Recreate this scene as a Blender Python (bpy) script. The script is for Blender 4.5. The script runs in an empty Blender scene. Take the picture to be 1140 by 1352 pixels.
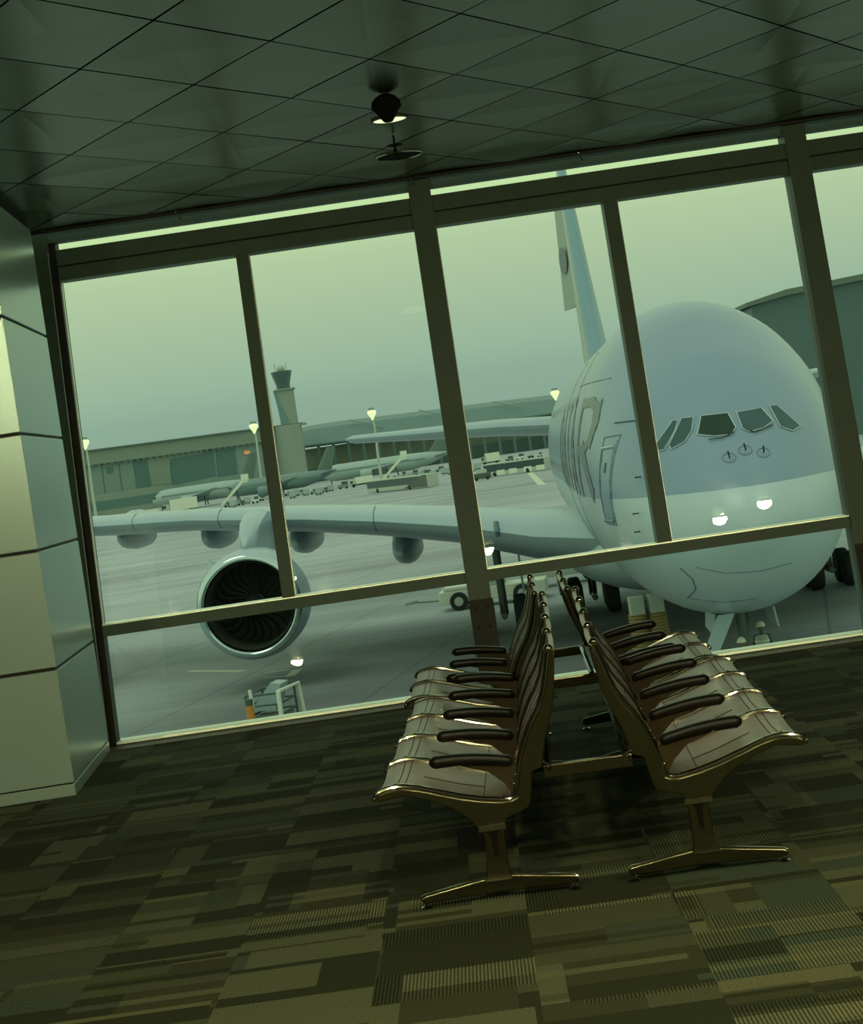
import bpy, bmesh, math, random
from mathutils import Vector, Matrix
from math import sin, cos, tan, radians, pi, sqrt, atan2
random.seed(7)
S = bpy.context.scene
C = S.collection

# ---------------------------------------------------------------- camera
F_PX, ROLL, PITCH, EYE = 2350.0, radians(8.35), radians(1.93), 1.6
cam = bpy.data.cameras.new('camera')
cam.sensor_fit = 'HORIZONTAL'; cam.sensor_width = 36.0
cam.lens = 36.0 * F_PX / 1140.0
cam.clip_start = 0.1; cam.clip_end = 20000
co = bpy.data.objects.new('camera', cam); C.objects.link(co)
r0 = Vector((1, 0, 0)); u0 = Vector((0, sin(PITCH), cos(PITCH))); f0 = Vector((0, cos(PITCH), -sin(PITCH)))
cx = cos(ROLL) * r0 - sin(ROLL) * u0; cy = sin(ROLL) * r0 + cos(ROLL) * u0
co.matrix_world = Matrix(((cx.x, cy.x, -f0.x, 0), (cx.y, cy.y, -f0.y, 0), (cx.z, cy.z, -f0.z, EYE), (0, 0, 0, 1)))
S.camera = co

def at(x, y, Y):                      # survey helper: photo sighting -> place at distance Y
    dx, dy = x - 570.0, y - 676.0
    u = dx * cos(ROLL) - dy * sin(ROLL); v = -dx * sin(ROLL) - dy * cos(ROLL)
    d = Vector((u / F_PX, cos(PITCH) + v / F_PX * sin(PITCH), -sin(PITCH) + v / F_PX * cos(PITCH)))
    return Vector((0, 0, EYE)) + d * (Y / d.y)

# ---------------------------------------------------------------- look
S.view_settings.view_transform = 'Standard'
S.view_settings.look = 'None'
S.view_settings.gamma = 1.0
S.view_settings.use_curve_mapping = False
S.view_settings.exposure = 0.0

# ---------------------------------------------------------------- hazy sky
W = bpy.data.worlds.new('hazy_sky'); S.world = W; W.use_nodes = True
nt = W.node_tree; nt.nodes.clear()
tc = nt.nodes.new('ShaderNodeTexCoord'); sp = nt.nodes.new('ShaderNodeSeparateXYZ')
nz = nt.nodes.new('ShaderNodeTexNoise'); nz.inputs['Scale'].default_value = 4.0; nz.inputs['Detail'].default_value = 3
ma = nt.nodes.new('ShaderNodeMath'); ma.operation = 'MULTIPLY_ADD'; ma.inputs[1].default_value = 0.012
ml = nt.nodes.new('ShaderNodeMath'); ml.operation = 'SUBTRACT'; ml.inputs[1].default_value = 0.006
cr = nt.nodes.new('ShaderNodeValToRGB')
el = cr.color_ramp.elements
el[0].position = 0.0; el[0].color = (0.265, 0.40, 0.325, 1)
el[1].position = 1.0; el[1].color = (0.50, 0.62, 0.52, 1)
for p, c in ((0.038, (0.295, 0.446, 0.347)), (0.055, (0.35, 0.51, 0.365)), (0.085, (0.42, 0.57, 0.375)), (0.115, (0.49, 0.65, 0.40)),
             (0.14, (0.60, 0.83, 0.42)), (0.3, (0.62, 0.80, 0.52))):
    e = cr.color_ramp.elements.new(p); e.color = (*c, 1)
bg = nt.nodes.new('ShaderNodeBackground'); bg.inputs['Strength'].default_value = 1.0
wo = nt.nodes.new('ShaderNodeOutputWorld')
L = nt.links
L.new(tc.outputs['Generated'], sp.inputs[0]); L.new(tc.outputs['Generated'], nz.inputs['Vector'])
L.new(nz.outputs['Fac'], ma.inputs[0]); L.new(sp.outputs['Z'], ma.inputs[2]); L.new(ma.outputs[0], ml.inputs[0])
L.new(ml.outputs[0], cr.inputs[0]); L.new(cr.outputs[0], bg.inputs['Color']); L.new(bg.outputs[0], wo.inputs[0])

sun = bpy.data.lights.new('hazy_sun', 'SUN'); sun.energy = 0.45; sun.angle = radians(25); sun.color = (0.95, 1.0, 0.72)
so = bpy.data.objects.new('hazy_sun', sun); C.objects.link(so)
so.rotation_euler = Vector((0.35, 0.35, -1.0)).to_track_quat('-Z', 'Y').to_euler()

# ---------------------------------------------------------------- materials
def base_mat(name):
    m = bpy.data.materials.new(name); m.use_nodes = True
    return m, m.node_tree, m.node_tree.nodes['Principled BSDF']
def mat(name, col, rough=0.5, metal=0.0, spec=0.5, noise=0.0, nscale=8.0, coat=0.0, emit=None, estr=0.0, stretch=None, bump=0.0):
    m, t, b = base_mat(name)
    b.inputs['Base Color'].default_value = (*col, 1)
    b.inputs['Roughness'].default_value = rough; b.inputs['Metallic'].default_value = metal
    b.inputs['Specular IOR Level'].default_value = spec
    b.inputs['Coat Weight'].default_value = coat
    if emit:
        b.inputs['Emission Color'].default_value = (*emit, 1); b.inputs['Emission Strength'].default_value = estr
    if noise or bump:
        c = t.nodes.new('ShaderNodeTexCoord'); mp = t.nodes.new('ShaderNodeMapping')
        if stretch: mp.inputs['Scale'].default_value = stretch
        n = t.nodes.new('ShaderNodeTexNoise'); n.inputs['Scale'].default_value = nscale; n.inputs['Detail'].default_value = 5
        t.links.new(c.outputs['Object'], mp.inputs[0]); t.links.new(mp.outputs[0], n.inputs['Vector'])
        r = t.nodes.new('ShaderNodeMapRange'); r.inputs[3].default_value = 1 - noise; r.inputs[4].default_value = 1 + noise
        t.links.new(n.outputs['Fac'], r.inputs[0])
        mx = t.nodes.new('ShaderNodeVectorMath'); mx.operation = 'SCALE'; mx.inputs[0].default_value = col
        t.links.new(r.outputs[0], mx.inputs['Scale']); t.links.new(mx.outputs[0], b.inputs['Base Color'])
        if bump:
            bp = t.nodes.new('ShaderNodeBump'); bp.inputs['Strength'].default_value = bump; bp.inputs['Distance'].default_value = 0.01
            t.links.new(n.outputs['Fac'], bp.inputs['Height']); t.links.new(bp.outputs[0], b.inputs['Normal'])
    return m

def carpet_mat():
    m, t, b = base_mat('patchwork_carpet'); N = t.nodes; K = t.links
    b.inputs['Roughness'].default_value = 0.95; b.inputs['Specular IOR Level'].default_value = 0.15
    c = N.new('ShaderNodeTexCoord'); mp = N.new('ShaderNodeMapping'); mp.inputs['Rotation'].default_value[2] = radians(1.2)
    K.new(c.outputs['Object'], mp.inputs[0])
    def vm(op, a, v=None):
        n = N.new('ShaderNodeVectorMath'); n.operation = op
        K.new(a, n.inputs[0])
        if v is not None:
            if isinstance(v, tuple): n.inputs[1].default_value = v
            else: K.new(v, n.inputs[1])
        return n.outputs[0]
    def cell(sx, sy, off):            # random value per rectangular cell, shifted tile by tile
        tl = vm('FLOOR', vm('DIVIDE', mp.outputs[0], (0.5, 0.5, 1)))
        w0 = N.new('ShaderNodeTexWhiteNoise'); w0.noise_dimensions = '3D'; K.new(vm('ADD', tl, (off, off, 0)), w0.inputs['Vector'])
        sh = vm('MULTIPLY', w0.outputs['Color'], (1.0, 1.0, 0))
        p = vm('ADD', vm('DIVIDE', mp.outputs[0], (sx, sy, 1)), sh)
        fl = vm('MULTIPLY', vm('FLOOR', p), (1, 1, 0))
        w = N.new('ShaderNodeTexWhiteNoise'); w.noise_dimensions = '3D'
        K.new(vm('ADD', vm('ADD', fl, (off * 3.1, 0, off)), vm('MULTIPLY', tl, (0.37, 0.91, 0))), w.inputs['Vector'])
        return w.outputs['Value']
    def mth(op, a, bb, cl=False):
        n = N.new('ShaderNodeMath'); n.operation = op; n.use_clamp = cl
        for i, q in enumerate((a, bb)):
            if isinstance(q, (int, float)): n.inputs[i].default_value = q
            else: K.new(q, n.inputs[i])
        return n.outputs[0]
    a1 = cell(0.80, 0.17, 1.7); a2 = cell(0.62, 0.34, 5.3); a3 = cell(0.9, 0.055, 9.1); a4 = cell(1.0, 1.0, 14.2)
    sel = mth('GREATER_THAN', cell(1.0, 0.5, 33.7), 0.52)
    v = mth('ADD', mth('MULTIPLY', mth('MULTIPLY', a1, 0.8), sel), mth('MULTIPLY', mth('MULTIPLY', a2, 0.8), mth('SUBTRACT', 1.0, sel)))
    v = mth('ADD', v, mth('MULTIPLY', a4, 0.2))
    streak = mth('GREATER_THAN', a3, 0.88)
    v = mth('ADD', mth('MULTIPLY', v, mth('SUBTRACT', 1.0, mth('MULTIPLY', streak, 0.45))), mth('MULTIPLY', mth('GREATER_THAN', a3, 0.96), 0.55), True)
    ramp = N.new('ShaderNodeValToRGB'); ramp.color_ramp.interpolation = 'CONSTANT'
    e = ramp.color_ramp.elements; e[0].position = 0; e[0].color = (0.026, 0.030, 0.016, 1); e[1].position = 0.30; e[1].color = (0.042, 0.046, 0.024, 1)
    for p, q in ((0.45, (0.062, 0.070, 0.040)), (0.58, (0.050, 0.066, 0.046)), (0.68, (0.088, 0.098, 0.058)), (0.88, (0.11, 0.112, 0.062))):
        x = ramp.color_ramp.elements.new(p); x.color = (*q, 1)
    K.new(v, ramp.inputs[0])
    # ribbed patches: fine lines running towards the window
    sx = N.new('ShaderNodeSeparateXYZ'); K.new(mp.outputs[0], sx.inputs[0])
    rib = mth('GREATER_THAN', mth('FRACT', mth('DIVIDE', sx.outputs['X'], 0.0115), 0), 0.5)
    a5 = cell(0.55, 0.33, 21.5)
    rm = mth('MULTIPLY', mth('GREATER_THAN', a5, 0.78), 0.7)
    ribf = mth('MULTIPLY', mth('SUBTRACT', mth('MULTIPLY', rib, 1.5), 0.75), rm)
    ribf = mth('ADD', ribf, 1.0)
    nz = N.new('ShaderNodeTexNoise'); nz.inputs['Scale'].default_value = 160; nz.inputs['Detail'].default_value = 3
    K.new(c.outputs['Object'], nz.inputs['Vector'])
    nf = N.new('ShaderNodeMapRange'); nf.inputs[1].default_value = 0.25; nf.inputs[2].default_value = 0.75; nf.inputs[3].default_value = 0.75; nf.inputs[4].default_value = 2.0
    K.new(nz.outputs['Fac'], nf.inputs[0])
    sc = N.new('ShaderNodeVectorMath'); sc.operation = 'SCALE'; K.new(ramp.outputs[0], sc.inputs[0]); K.new(mth('MULTIPLY', ribf, nf.outputs[0]), sc.inputs['Scale'])
    K.new(sc.outputs[0], b.inputs['Base Color'])
    bp = N.new('ShaderNodeBump'); bp.inputs['Strength'].default_value = 0.3; bp.inputs['Distance'].default_value = 0.004
    K.new(nz.outputs['Fac'], bp.inputs['Height']); K.new(bp.outputs[0], b.inputs['Normal'])
    return m

def apron_mat():
    m, t, b = base_mat('apron_concrete'); N = t.nodes; K = t.links
    b.inputs['Roughness'].default_value = 0.75
    c = N.new('ShaderNodeTexCoord')
    def noise(scale, st, det=5):
        mp = N.new('ShaderNodeMapping'); mp.inputs['Scale'].default_value = st; mp.inputs['Rotation'].default_value[2] = radians(4)
        n = N.new('ShaderNodeTexNoise'); n.inputs['Scale'].default_value = scale; n.inputs['Detail'].default_value = det
        K.new(c.outputs['Object'], mp.inputs[0]); K.new(mp.outputs[0], n.inputs['Vector']); return n.outputs['Fac']
    r1 = N.new('ShaderNodeMapRange'); r1.inputs[1].default_value = .3; r1.inputs[2].default_value = .7; r1.inputs[3].default_value = 0.82; r1.inputs[4].default_value = 1.12
    K.new(noise(0.16, (0.25, 1.0, 1)), r1.inputs[0])
    r2 = N.new('ShaderNodeMapRange'); r2.inputs[1].default_value = .3; r2.inputs[2].default_value = .7; r2.inputs[3].default_value = 0.8; r2.inputs[4].default_value = 1.15
    K.new(noise(0.08, (0.6, 1.0, 1)), r2.inputs[0])
    r3 = N.new('ShaderNodeMapRange'); r3.inputs[3].default_value = 0.92; r3.inputs[4].default_value = 1.08
    K.new(noise(3.0, (0.15, 1.0, 1)), r3.inputs[0])
    # slab joints
    br = N.new('ShaderNodeTexBrick'); br.offset = 0; br.inputs['Scale'].default_value = 1
    br.inputs['Brick Width'].default_value = 7.5; br.inputs['Row Height'].default_value = 7.5; br.inputs['Mortar Size'].default_value = 0.05
    br.inputs['Color1'].default_value = (1, 1, 1, 1); br.inputs['Color2'].default_value = (.95, .95, .95, 1); br.inputs['Mortar'].default_value = (.62, .62, .62, 1)
    mp = N.new('ShaderNodeMapping'); mp.inputs['Rotation'].default_value[2] = radians(12); K.new(c.outputs['Object'], mp.inputs[0]); K.new(mp.outputs[0], br.inputs['Vector'])
    def mm(a, d):
        n = N.new('ShaderNodeMath'); n.operation = 'MULTIPLY'; K.new(a, n.inputs[0]); K.new(d, n.inputs[1]); return n.outputs[0]
    # building shade painted into the stand's colour in front of the glass, with ragged edges
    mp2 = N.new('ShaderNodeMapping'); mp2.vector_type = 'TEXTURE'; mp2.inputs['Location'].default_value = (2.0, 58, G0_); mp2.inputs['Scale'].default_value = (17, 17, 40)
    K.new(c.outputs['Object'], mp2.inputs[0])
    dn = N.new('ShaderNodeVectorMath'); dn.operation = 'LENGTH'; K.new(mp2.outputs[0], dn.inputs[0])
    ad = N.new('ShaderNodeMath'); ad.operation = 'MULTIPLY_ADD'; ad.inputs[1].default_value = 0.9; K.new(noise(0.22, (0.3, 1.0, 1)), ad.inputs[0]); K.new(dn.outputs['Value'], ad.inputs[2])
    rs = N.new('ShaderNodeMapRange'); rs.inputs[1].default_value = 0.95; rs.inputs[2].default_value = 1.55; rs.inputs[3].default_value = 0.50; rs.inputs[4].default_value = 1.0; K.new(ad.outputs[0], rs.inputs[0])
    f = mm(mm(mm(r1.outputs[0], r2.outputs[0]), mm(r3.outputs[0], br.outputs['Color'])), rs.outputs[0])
    sc = N.new('ShaderNodeVectorMath'); sc.operation = 'SCALE'; sc.inputs[0].default_value = APRON; K.new(f, sc.inputs['Scale'])
    K.new(sc.outputs[0], b.inputs['Base Color'])
    return m

def glass_mat(name, tint):
    m = bpy.data.materials.new(name); m.use_nodes = True; t = m.node_tree; t.nodes.clear()
    tr = t.nodes.new('ShaderNodeBsdfTransparent'); tr.inputs[0].default_value = (*tint, 1)
    gl = t.nodes.new('ShaderNodeBsdfGlossy'); gl.inputs['Roughness'].default_value = 0.0
    fr = t.nodes.new('ShaderNodeFresnel'); fr.inputs[0].default_value = 1.5
    mx = t.nodes.new('ShaderNodeMixShader'); o = t.nodes.new('ShaderNodeOutputMaterial')
    t.links.new(fr.outputs[0], mx.inputs[0]); t.links.new(tr.outputs[0], mx.inputs[1]); t.links.new(gl.outputs[0], mx.inputs[2]); t.links.new(mx.outputs[0], o.inputs[0])
    return m

G0_ = -6.1
APRON = (0.365, 0.405, 0.425)
M = {}
M['carpet'] = carpet_mat()
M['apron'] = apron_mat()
M['glass'] = glass_mat('window_glass', (0.93, 0.96, 0.93))
M['glass_low'] = glass_mat('tinted_lower_glass', (0.78, 0.84, 0.80))
M['frame'] = mat('dark_bronze_aluminium', (0.088, 0.135, 0.100), 0.5, 0.0, 0.4, noise=0.15, nscale=3)
M['frame_dark'] = mat('black_gasket', (0.012, 0.012, 0.010), 0.6)
M['bead'] = mat('pale_aluminium_bead', (0.88, 0.92, 0.80), 0.38, 0.8)
M['ceil'] = mat('green_grey_metal_panel', (0.145, 0.20, 0.118), 0.27, 0.45, 0.5, noise=0.06, nscale=2)
M['ceil_gap'] = mat('dark_ceiling_void', (0.012, 0.013, 0.01), 0.9)
M['fascia'] = mat('blue_grey_fascia', (0.075, 0.13, 0.11), 0.5)
M['clad'] = mat('pale_grey_cladding', (0.60, 0.80, 0.78), 0.28, 0.4, 0.5, noise=0.05, nscale=1.5)
M['wall'] = mat('grey_plaster', (0.16, 0.17, 0.14), 0.8)
M['sill'] = mat('brown_floor_strip', (0.10, 0.085, 0.045), 0.5, noise=0.2, nscale=14)
M['chrome'] = mat('polished_aluminium', (0.42, 0.41, 0.33), 0.12, 1.0)
M['cast'] = mat('buffed_cast_aluminium', (0.19, 0.175, 0.11), 0.24, 1.0)
M['leather'] = mat('taupe_leather', (0.245, 0.155, 0.11), 0.30, 0.0, 0.35, noise=0.25, nscale=9, bump=0.25, coat=0.0, stretch=(1, 3, 1))
M['seam'] = mat('dark_stitching', (0.05, 0.04, 0.03), 0.6)
M['arm'] = mat('black_polyurethane', (0.006, 0.005, 0.0035), 0.42, 0.0, 0.4)
M['tan'] = mat('tan_bracket', (0.045, 0.030, 0.010), 0.4, 0.1)
M['rubber'] = mat('black_rubber', (0.012, 0.014, 0.013), 0.7)
M['lamp_glow'] = mat('lamp_glow', (0.9, 0.9, 0.7), 0.5, emit=(0.85, 1.0, 0.55), estr=1.1)
M['black'] = mat('matt_black', (0.008, 0.007, 0.004), 0.8, 0.0, 0.1)
# outside
M['skin'] = mat('airliner_grey_paint', (0.22, 0.315, 0.41), 0.30, 0.0, 0.5, noise=0.03, nscale=0.5)
M['skin_low'] = mat('airliner_white_paint', (0.47, 0.58, 0.62), 0.30, 0.0, 0.5, noise=0.03, nscale=0.5)
M['wing'] = mat('wing_grey_paint', (0.36, 0.47, 0.52), 0.32, 0.0, 0.5, noise=0.03, nscale=0.4)
M['wing_metal'] = mat('bare_leading_edge', (0.45, 0.52, 0.50), 0.3, 0.7)
M['lip'] = mat('polished_inlet_lip', (0.55, 0.66, 0.66), 0.16, 1.0)
M['duct'] = mat('inlet_duct_liner', (0.045, 0.055, 0.045), 0.5)
M['blade'] = mat('titanium_blade', (0.10, 0.12, 0.10), 0.35, 0.8)
M['livery'] = mat('faded_maroon_lettering', (0.15, 0.185, 0.20), 0.4)
M['fin_blue'] = mat('blue_grey_fin_paint', (0.20, 0.34, 0.40), 0.35)
M['fin_pale'] = mat('pale_fin_paint', (0.36, 0.42, 0.38), 0.35)
M['rudder'] = mat('rudder_grey', (0.27, 0.34, 0.31), 0.4)
M['cockpit'] = mat('cockpit_glass', (0.02, 0.05, 0.035), 0.25, 0.0, 0.2)
M['cockpit_b'] = mat('cockpit_glass_blue', (0.045, 0.10, 0.11), 0.2, 0.0, 0.3)
M['line'] = mat('panel_line_grey', (0.12, 0.19, 0.23), 0.5)
M['white'] = mat('white_paint', (0.80, 0.84, 0.70), 0.45)
M['offwhite'] = mat('weathered_white_paint', (0.50, 0.56, 0.48), 0.5)
M['bus_dark'] = mat('bus_glass', (0.05, 0.09, 0.09), 0.2)
M['bus_flank'] = mat('bus_dark_olive', (0.10, 0.13, 0.09), 0.4)
M['tyre'] = mat('tyre_rubber', (0.02, 0.03, 0.027), 0.8)
M['gear'] = mat('landing_gear_steel', (0.12, 0.15, 0.12), 0.4, 0.4)
M['hose'] = mat('yellow_brown_hose', (0.30, 0.22, 0.09), 0.7)
M['orange'] = mat('orange_hi_vis', (0.62, 0.26, 0.05), 0.5, noise=0.15, nscale=30)
M['mark'] = mat('white_road_paint', (0.60, 0.64, 0.52), 0.6)
M['hangar'] = mat('hangar_cladding', (0.235, 0.33, 0.30), 0.7, noise=0.06, nscale=0.2)
M['hangar_top'] = mat('hangar_brown_cladding', (0.255, 0.32, 0.265), 0.7, noise=0.05, nscale=0.2)
M['hangar_door'] = mat('dark_hangar_door', (0.105, 0.20, 0.195), 0.7)
M['roof_edge'] = mat('roof_edge_dark', (0.14, 0.19, 0.15), 0.7)
M['term_roof'] = mat('terminal_metal_roof', (0.135, 0.225, 0.225), 0.6)
M['term_wall'] = mat('terminal_wall', (0.25, 0.30, 0.22), 0.7)
M['term_dark'] = mat('terminal_dark_glass', (0.09, 0.16, 0.155), 0.4)  # dark tone of the hall's columns and lower glazing and the far pier
M['concrete'] = mat('pale_concrete', (0.31, 0.37, 0.32), 0.8)
M['tower_blue'] = mat('tower_blue_glass', (0.17, 0.30, 0.31), 0.4)
M['tower_cab'] = mat('tower_cab_glass', (0.09, 0.16, 0.16), 0.3)
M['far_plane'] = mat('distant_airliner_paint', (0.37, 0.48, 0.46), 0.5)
M['far_plane_dark'] = mat('distant_airliner_dark_paint', (0.17, 0.27, 0.27), 0.5)  # darker grey of the half-hidden airliner, also the far airliners' window lines
M['far_fin'] = mat('distant_fin_paint', (0.13, 0.20, 0.18), 0.5)
M['clutter'] = mat('service_equipment_grey', (0.24, 0.31, 0.27), 0.6)
M['clutter_d'] = mat('service_equipment_dark', (0.07, 0.12, 0.11), 0.6)
M['mast_lamp'] = mat('mast_lamp_glow', (0.8, 0.8, 0.5), 0.5, emit=(0.85, 1.0, 0.52), estr=0.8)
M['sign'] = mat('orange_lit_sign', (0.7, 0.3, 0.1), 0.5, emit=(0.8, 0.36, 0.14), estr=0.35)

# ---------------------------------------------------------------- mesh tools
class MB:
    def __init__(s): s.b = bmesh.new(); s.mats = []; s.cur = 0
    def use(s, m):
        if m not in s.mats: s.mats.append(m)
        s.cur = s.mats.index(m); return s
    def face(s, vs):
        try:
            f = s.b.faces.new(vs); f.material_index = s.cur; return f
        except ValueError: return None
    def box(s, lo, hi, T=None):
        v = [s.b.verts.new((x, y, z)) for x in (lo[0], hi[0]) for y in (lo[1], hi[1]) for z in (lo[2], hi[2])]
        for q in ((0, 1, 3, 2), (4, 6, 7, 5), (0, 4, 5, 1), (2, 3, 7, 6), (0, 2, 6, 4), (1, 5, 7, 3)): s.face([v[i] for i in q])
        if T is not None:
            for a in v: a.co = T @ a.co
        return s
    def prism(s, poly, fn0, fn1):     # polygon extruded between two placements
        a = [s.b.verts.new(fn0(*p)) for p in poly]; c = [s.b.verts.new(fn1(*p)) for p in poly]
        s.face(a); s.face(c[::-1]); n = len(poly)
        for i in range(n): s.face([a[i], a[(i + 1) % n], c[(i + 1) % n], c[i]])
        return s
    def grid(s, rows, close=False, cap=False):
        R = [[s.b.verts.new(p) for p in r] for r in rows]
        for a, c in zip(R, R[1:]):
            n = len(a)
            for i in range(n if close else n - 1): s.face([a[i], a[(i + 1) % n], c[(i + 1) % n], c[i]])
        if cap: s.face(R[0][::-1]); s.face(R[-1])
        return s
    def tube(s, pts, r, n=8, cap=True, squash=None):
        pts = [Vector(p) for p in pts]; rows = []
        rr = r if isinstance(r, (list, tuple)) else [r] * len(pts)
        up = None
        for i, p in enumerate(pts):
            d = (pts[min(i + 1, len(pts) - 1)] - pts[max(i - 1, 0)]).normalized()
            if up is None:
                up = Vector((0, 0, 1)) if abs(d.z) < 0.9 else Vector((0, 1, 0))
            x = d.cross(up).normalized(); up = x.cross(d).normalized()
            q = squash or (1, 1)
            rows.append([p + x * cos(t) * rr[i] * q[0] + up * sin(t) * rr[i] * q[1] for t in [2 * pi * k / n for k in range(n)]])
        return s.grid(rows, True, cap)
    def ball(s, c, r, n=12, m=8):
        c = Vector(c); r = (r, r, r) if isinstance(r, (int, float)) else r
        rows = []
        for j in range(1, m):
            a = pi * j / m
            rows.append([c + Vector((sin(a) * cos(2 * pi * k / n) * r[0], sin(a) * sin(2 * pi * k / n) * r[1], cos(a) * r[2])) for k in range(n)])
        R = [[s.b.verts.new(p) for p in q] for q in rows]
        t = s.b.verts.new(c + Vector((0, 0, r[2]))); u = s.b.verts.new(c - Vector((0, 0, r[2])))
        for a, d in zip(R, R[1:]):
            for i in range(n): s.face([a[i], d[i], d[(i + 1) % n], a[(i + 1) % n]])
        for i in range(n): s.face([t, R[0][i], R[0][(i + 1) % n]]); s.face([u, R[-1][(i + 1) % n], R[-1][i]])
        return s
    def lathe(s, prof, c, axis='y', n=48, cap=False):   # prof (along, radius)
        c = Vector(c); rows = []
        for a, r in prof:
            row = []
            for k in range(n):
                t = 2 * pi * k / n
                if axis == 'y': row.append(c + Vector((cos(t) * r, a, sin(t) * r)))
                elif axis == 'x': row.append(c + Vector((a, cos(t) * r, sin(t) * r)))
                else: row.append(c + Vector((cos(t) * r, sin(t) * r, a)))
            rows.append(row)
        return s.grid(rows, True, cap)
    def build(s, name, m=None, parent=None, smooth=True, angle=35):
        if s.cur == 0 and not s.mats: s.mats = [m]
        bmesh.ops.recalc_face_normals(s.b, faces=s.b.faces)
        me = bpy.data.meshes.new(name); s.b.to_mesh(me); s.b.free()
        for q in s.mats: me.materials.append(q)
        if smooth:
            me.shade_smooth(); me.set_sharp_from_angle(angle=radians(angle))
        o = bpy.data.objects.new(name, me); C.objects.link(o)
        if parent is not None: o.parent = parent
        return o
def bevel(o, w, seg=2):
    b = o.modifiers.new('bevel', 'BEVEL'); b.width = w; b.segments = seg; b.limit_method = 'ANGLE'; b.angle_limit = radians(40)
    return o
def tag(o, label=None, cat=None, group=None, kind=None):
    if label: o['label'] = label
    if cat: o['category'] = cat
    if group: o['group'] = group
    if kind: o['kind'] = kind
    return o
def empty(name, loc=(0, 0, 0), rz=0, parent=None):
    o = bpy.data.objects.new(name, None); C.objects.link(o); o.location = loc; o.rotation_euler = (0, 0, rz)
    if parent: o.parent = parent
    return o
def struct(o): o['kind'] = 'structure'; return o
def box(name, lo, hi, m, parent=None): return MB().box(lo, hi).build(name, m, parent, smooth=False)
def copy_tree(o, parent=None):
    c = o.copy(); C.objects.link(c); c.parent = parent
    for ch in list(o.children): copy_tree(ch, c)
    return c

# ================================================================ the room
K_T, Y_T = 0.15, 11.57                # the glazing leans outwards
CZ = 3.43
def wp(x, z, d=0.0): return Vector((x, Y_T + K_T * z + d, z))     # a point on the glazing plane, d metres behind it
def bar(mb, x0, x1, z0, z1, d0, d1):
    v = [mb.b.verts.new(wp(x, z, d)) for x in (x0, x1) for d in (d0, d1) for z in (z0, z1)]
    for q in ((0, 1, 3, 2), (4, 6, 7, 5), (0, 4, 5, 1), (2, 3, 7, 6), (0, 2, 6, 4), (1, 5, 7, 3)): mb.face([v[i] for i in q])
    return mb

struct(box('floor', (-6.5, -10, -0.12), (6.2, 11.55, 0.0), M['carpet']))
# ceiling of folded diamond panels
def ceiling():
    mb = MB(); mb.use(M['ceil_gap']); mb.box((-6.5, -10, CZ + 0.04), (6.2, 11.98, CZ + 0.16)); mb.use(M['ceil'])
    dx, dy, g = 0.41, 0.612, 0.007
    y1 = 11.93
    for i in range(-16, 17):
        for j in range(-31, 8):
            if (i + j) % 2: continue
            cxx, cyy = -0.39 + dx * i, 8.27 + dy * j
            if not (-6.4 < cxx < 6.1 and cyy - dy < y1 and cyy - dy > -9.9): continue
            rr = random.Random(i * 100 + j)
            za, zb = rr.uniform(-.0015, .0015), rr.uniform(-.0015, .0015)
            lz = CZ
            l, r = Vector((cxx - dx + g, cyy, lz)), Vector((cxx + dx - g, cyy, lz))
            f, n = Vector((cxx, cyy + dy - g * 1.6, CZ + za)), Vector((cxx, cyy - dy + g * 1.6, CZ + zb))
            def tri(a, b, c):
                pts = [a, b, c]
                if max(p.y for p in pts) > y1:            # trim at the glass
                    out = []
                    for k in range(3):
                        p, q = pts[k], pts[(k + 1) % 3]
                        if p.y <= y1: out.append(p)
                        if (p.y <= y1) != (q.y <= y1): out.append(p.lerp(q, (y1 - p.y) / (q.y - p.y)))
                    pts = out
                if len(pts) > 2: mb.face([mb.b.verts.new(p) for p in pts])
            m = Vector((cxx, cyy, CZ + 0.011 + rr.uniform(-.003, .003)))
            tri(l, m, f); tri(m, r, f); tri(r, m, n); tri(m, l, n)
    return mb.build('ceiling', None, smooth=False)
struct(ceiling())
mb = MB(); mb.use(M['frame_dark']); mb.box((-6.5, 11.935, CZ - 0.016), (6.2, 11.965, CZ + 0.05)); struct(mb.build('trim_1', M['frame_dark'], smooth=False))
mb = MB(); bar(mb, -2.6, 6.2, 3.362, 3.60, -0.0, 0.10); struct(mb.build('trim_2', M['fascia'], smooth=False))
struct(box('wall_right', (6.2, -10, 0), (6.4, 12.3, CZ + .1), M['wall']))
struct(box('wall_back', (-6.5, -10.2, 0), (6.2, -10, CZ + .1), M['wall']))
struct(box('wall_far_left', (-6.7, -10, 0), (-6.5, 12.3, CZ + .1), M['wall']))
mb = MB(); mb.box((-6.5, 11.6, -.1), (-2.72, 11.8, CZ + .1)); struct(mb.build('wall_front', M['wall'], smooth=False))
struct(box('trim_3', (-2.27, 11.33, 0.0), (6.2, 11.50, 0.006), M['sill']))

# pale clad pier on the left
def pier():
    root = empty('wall_left', (-2.262, 11.37, 0)); struct(root)
    rz = atan2(0.05, 0.923)          # footprint swings slightly as it comes forward
    root.rotation_euler = (0, 0, rz)
    zs = [(0.0, 0.066), (0.074, 0.704), (0.722, 1.366), (1.382, 2.018), (2.034, 2.670), (2.686, 3.36)]
    for z0, z1 in zs:
        o = MB().box((-0.9, -1.55, z0), (0.0, 0.0, z1)).build('cladding_panel', M['clad'], root, smooth=False); bevel(o, 0.004, 2)
    box('joint_core', (-0.89, -1.54, 0.0), (-0.014, -0.01, CZ + 0.02), M['frame_dark'], root)
pier()
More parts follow.
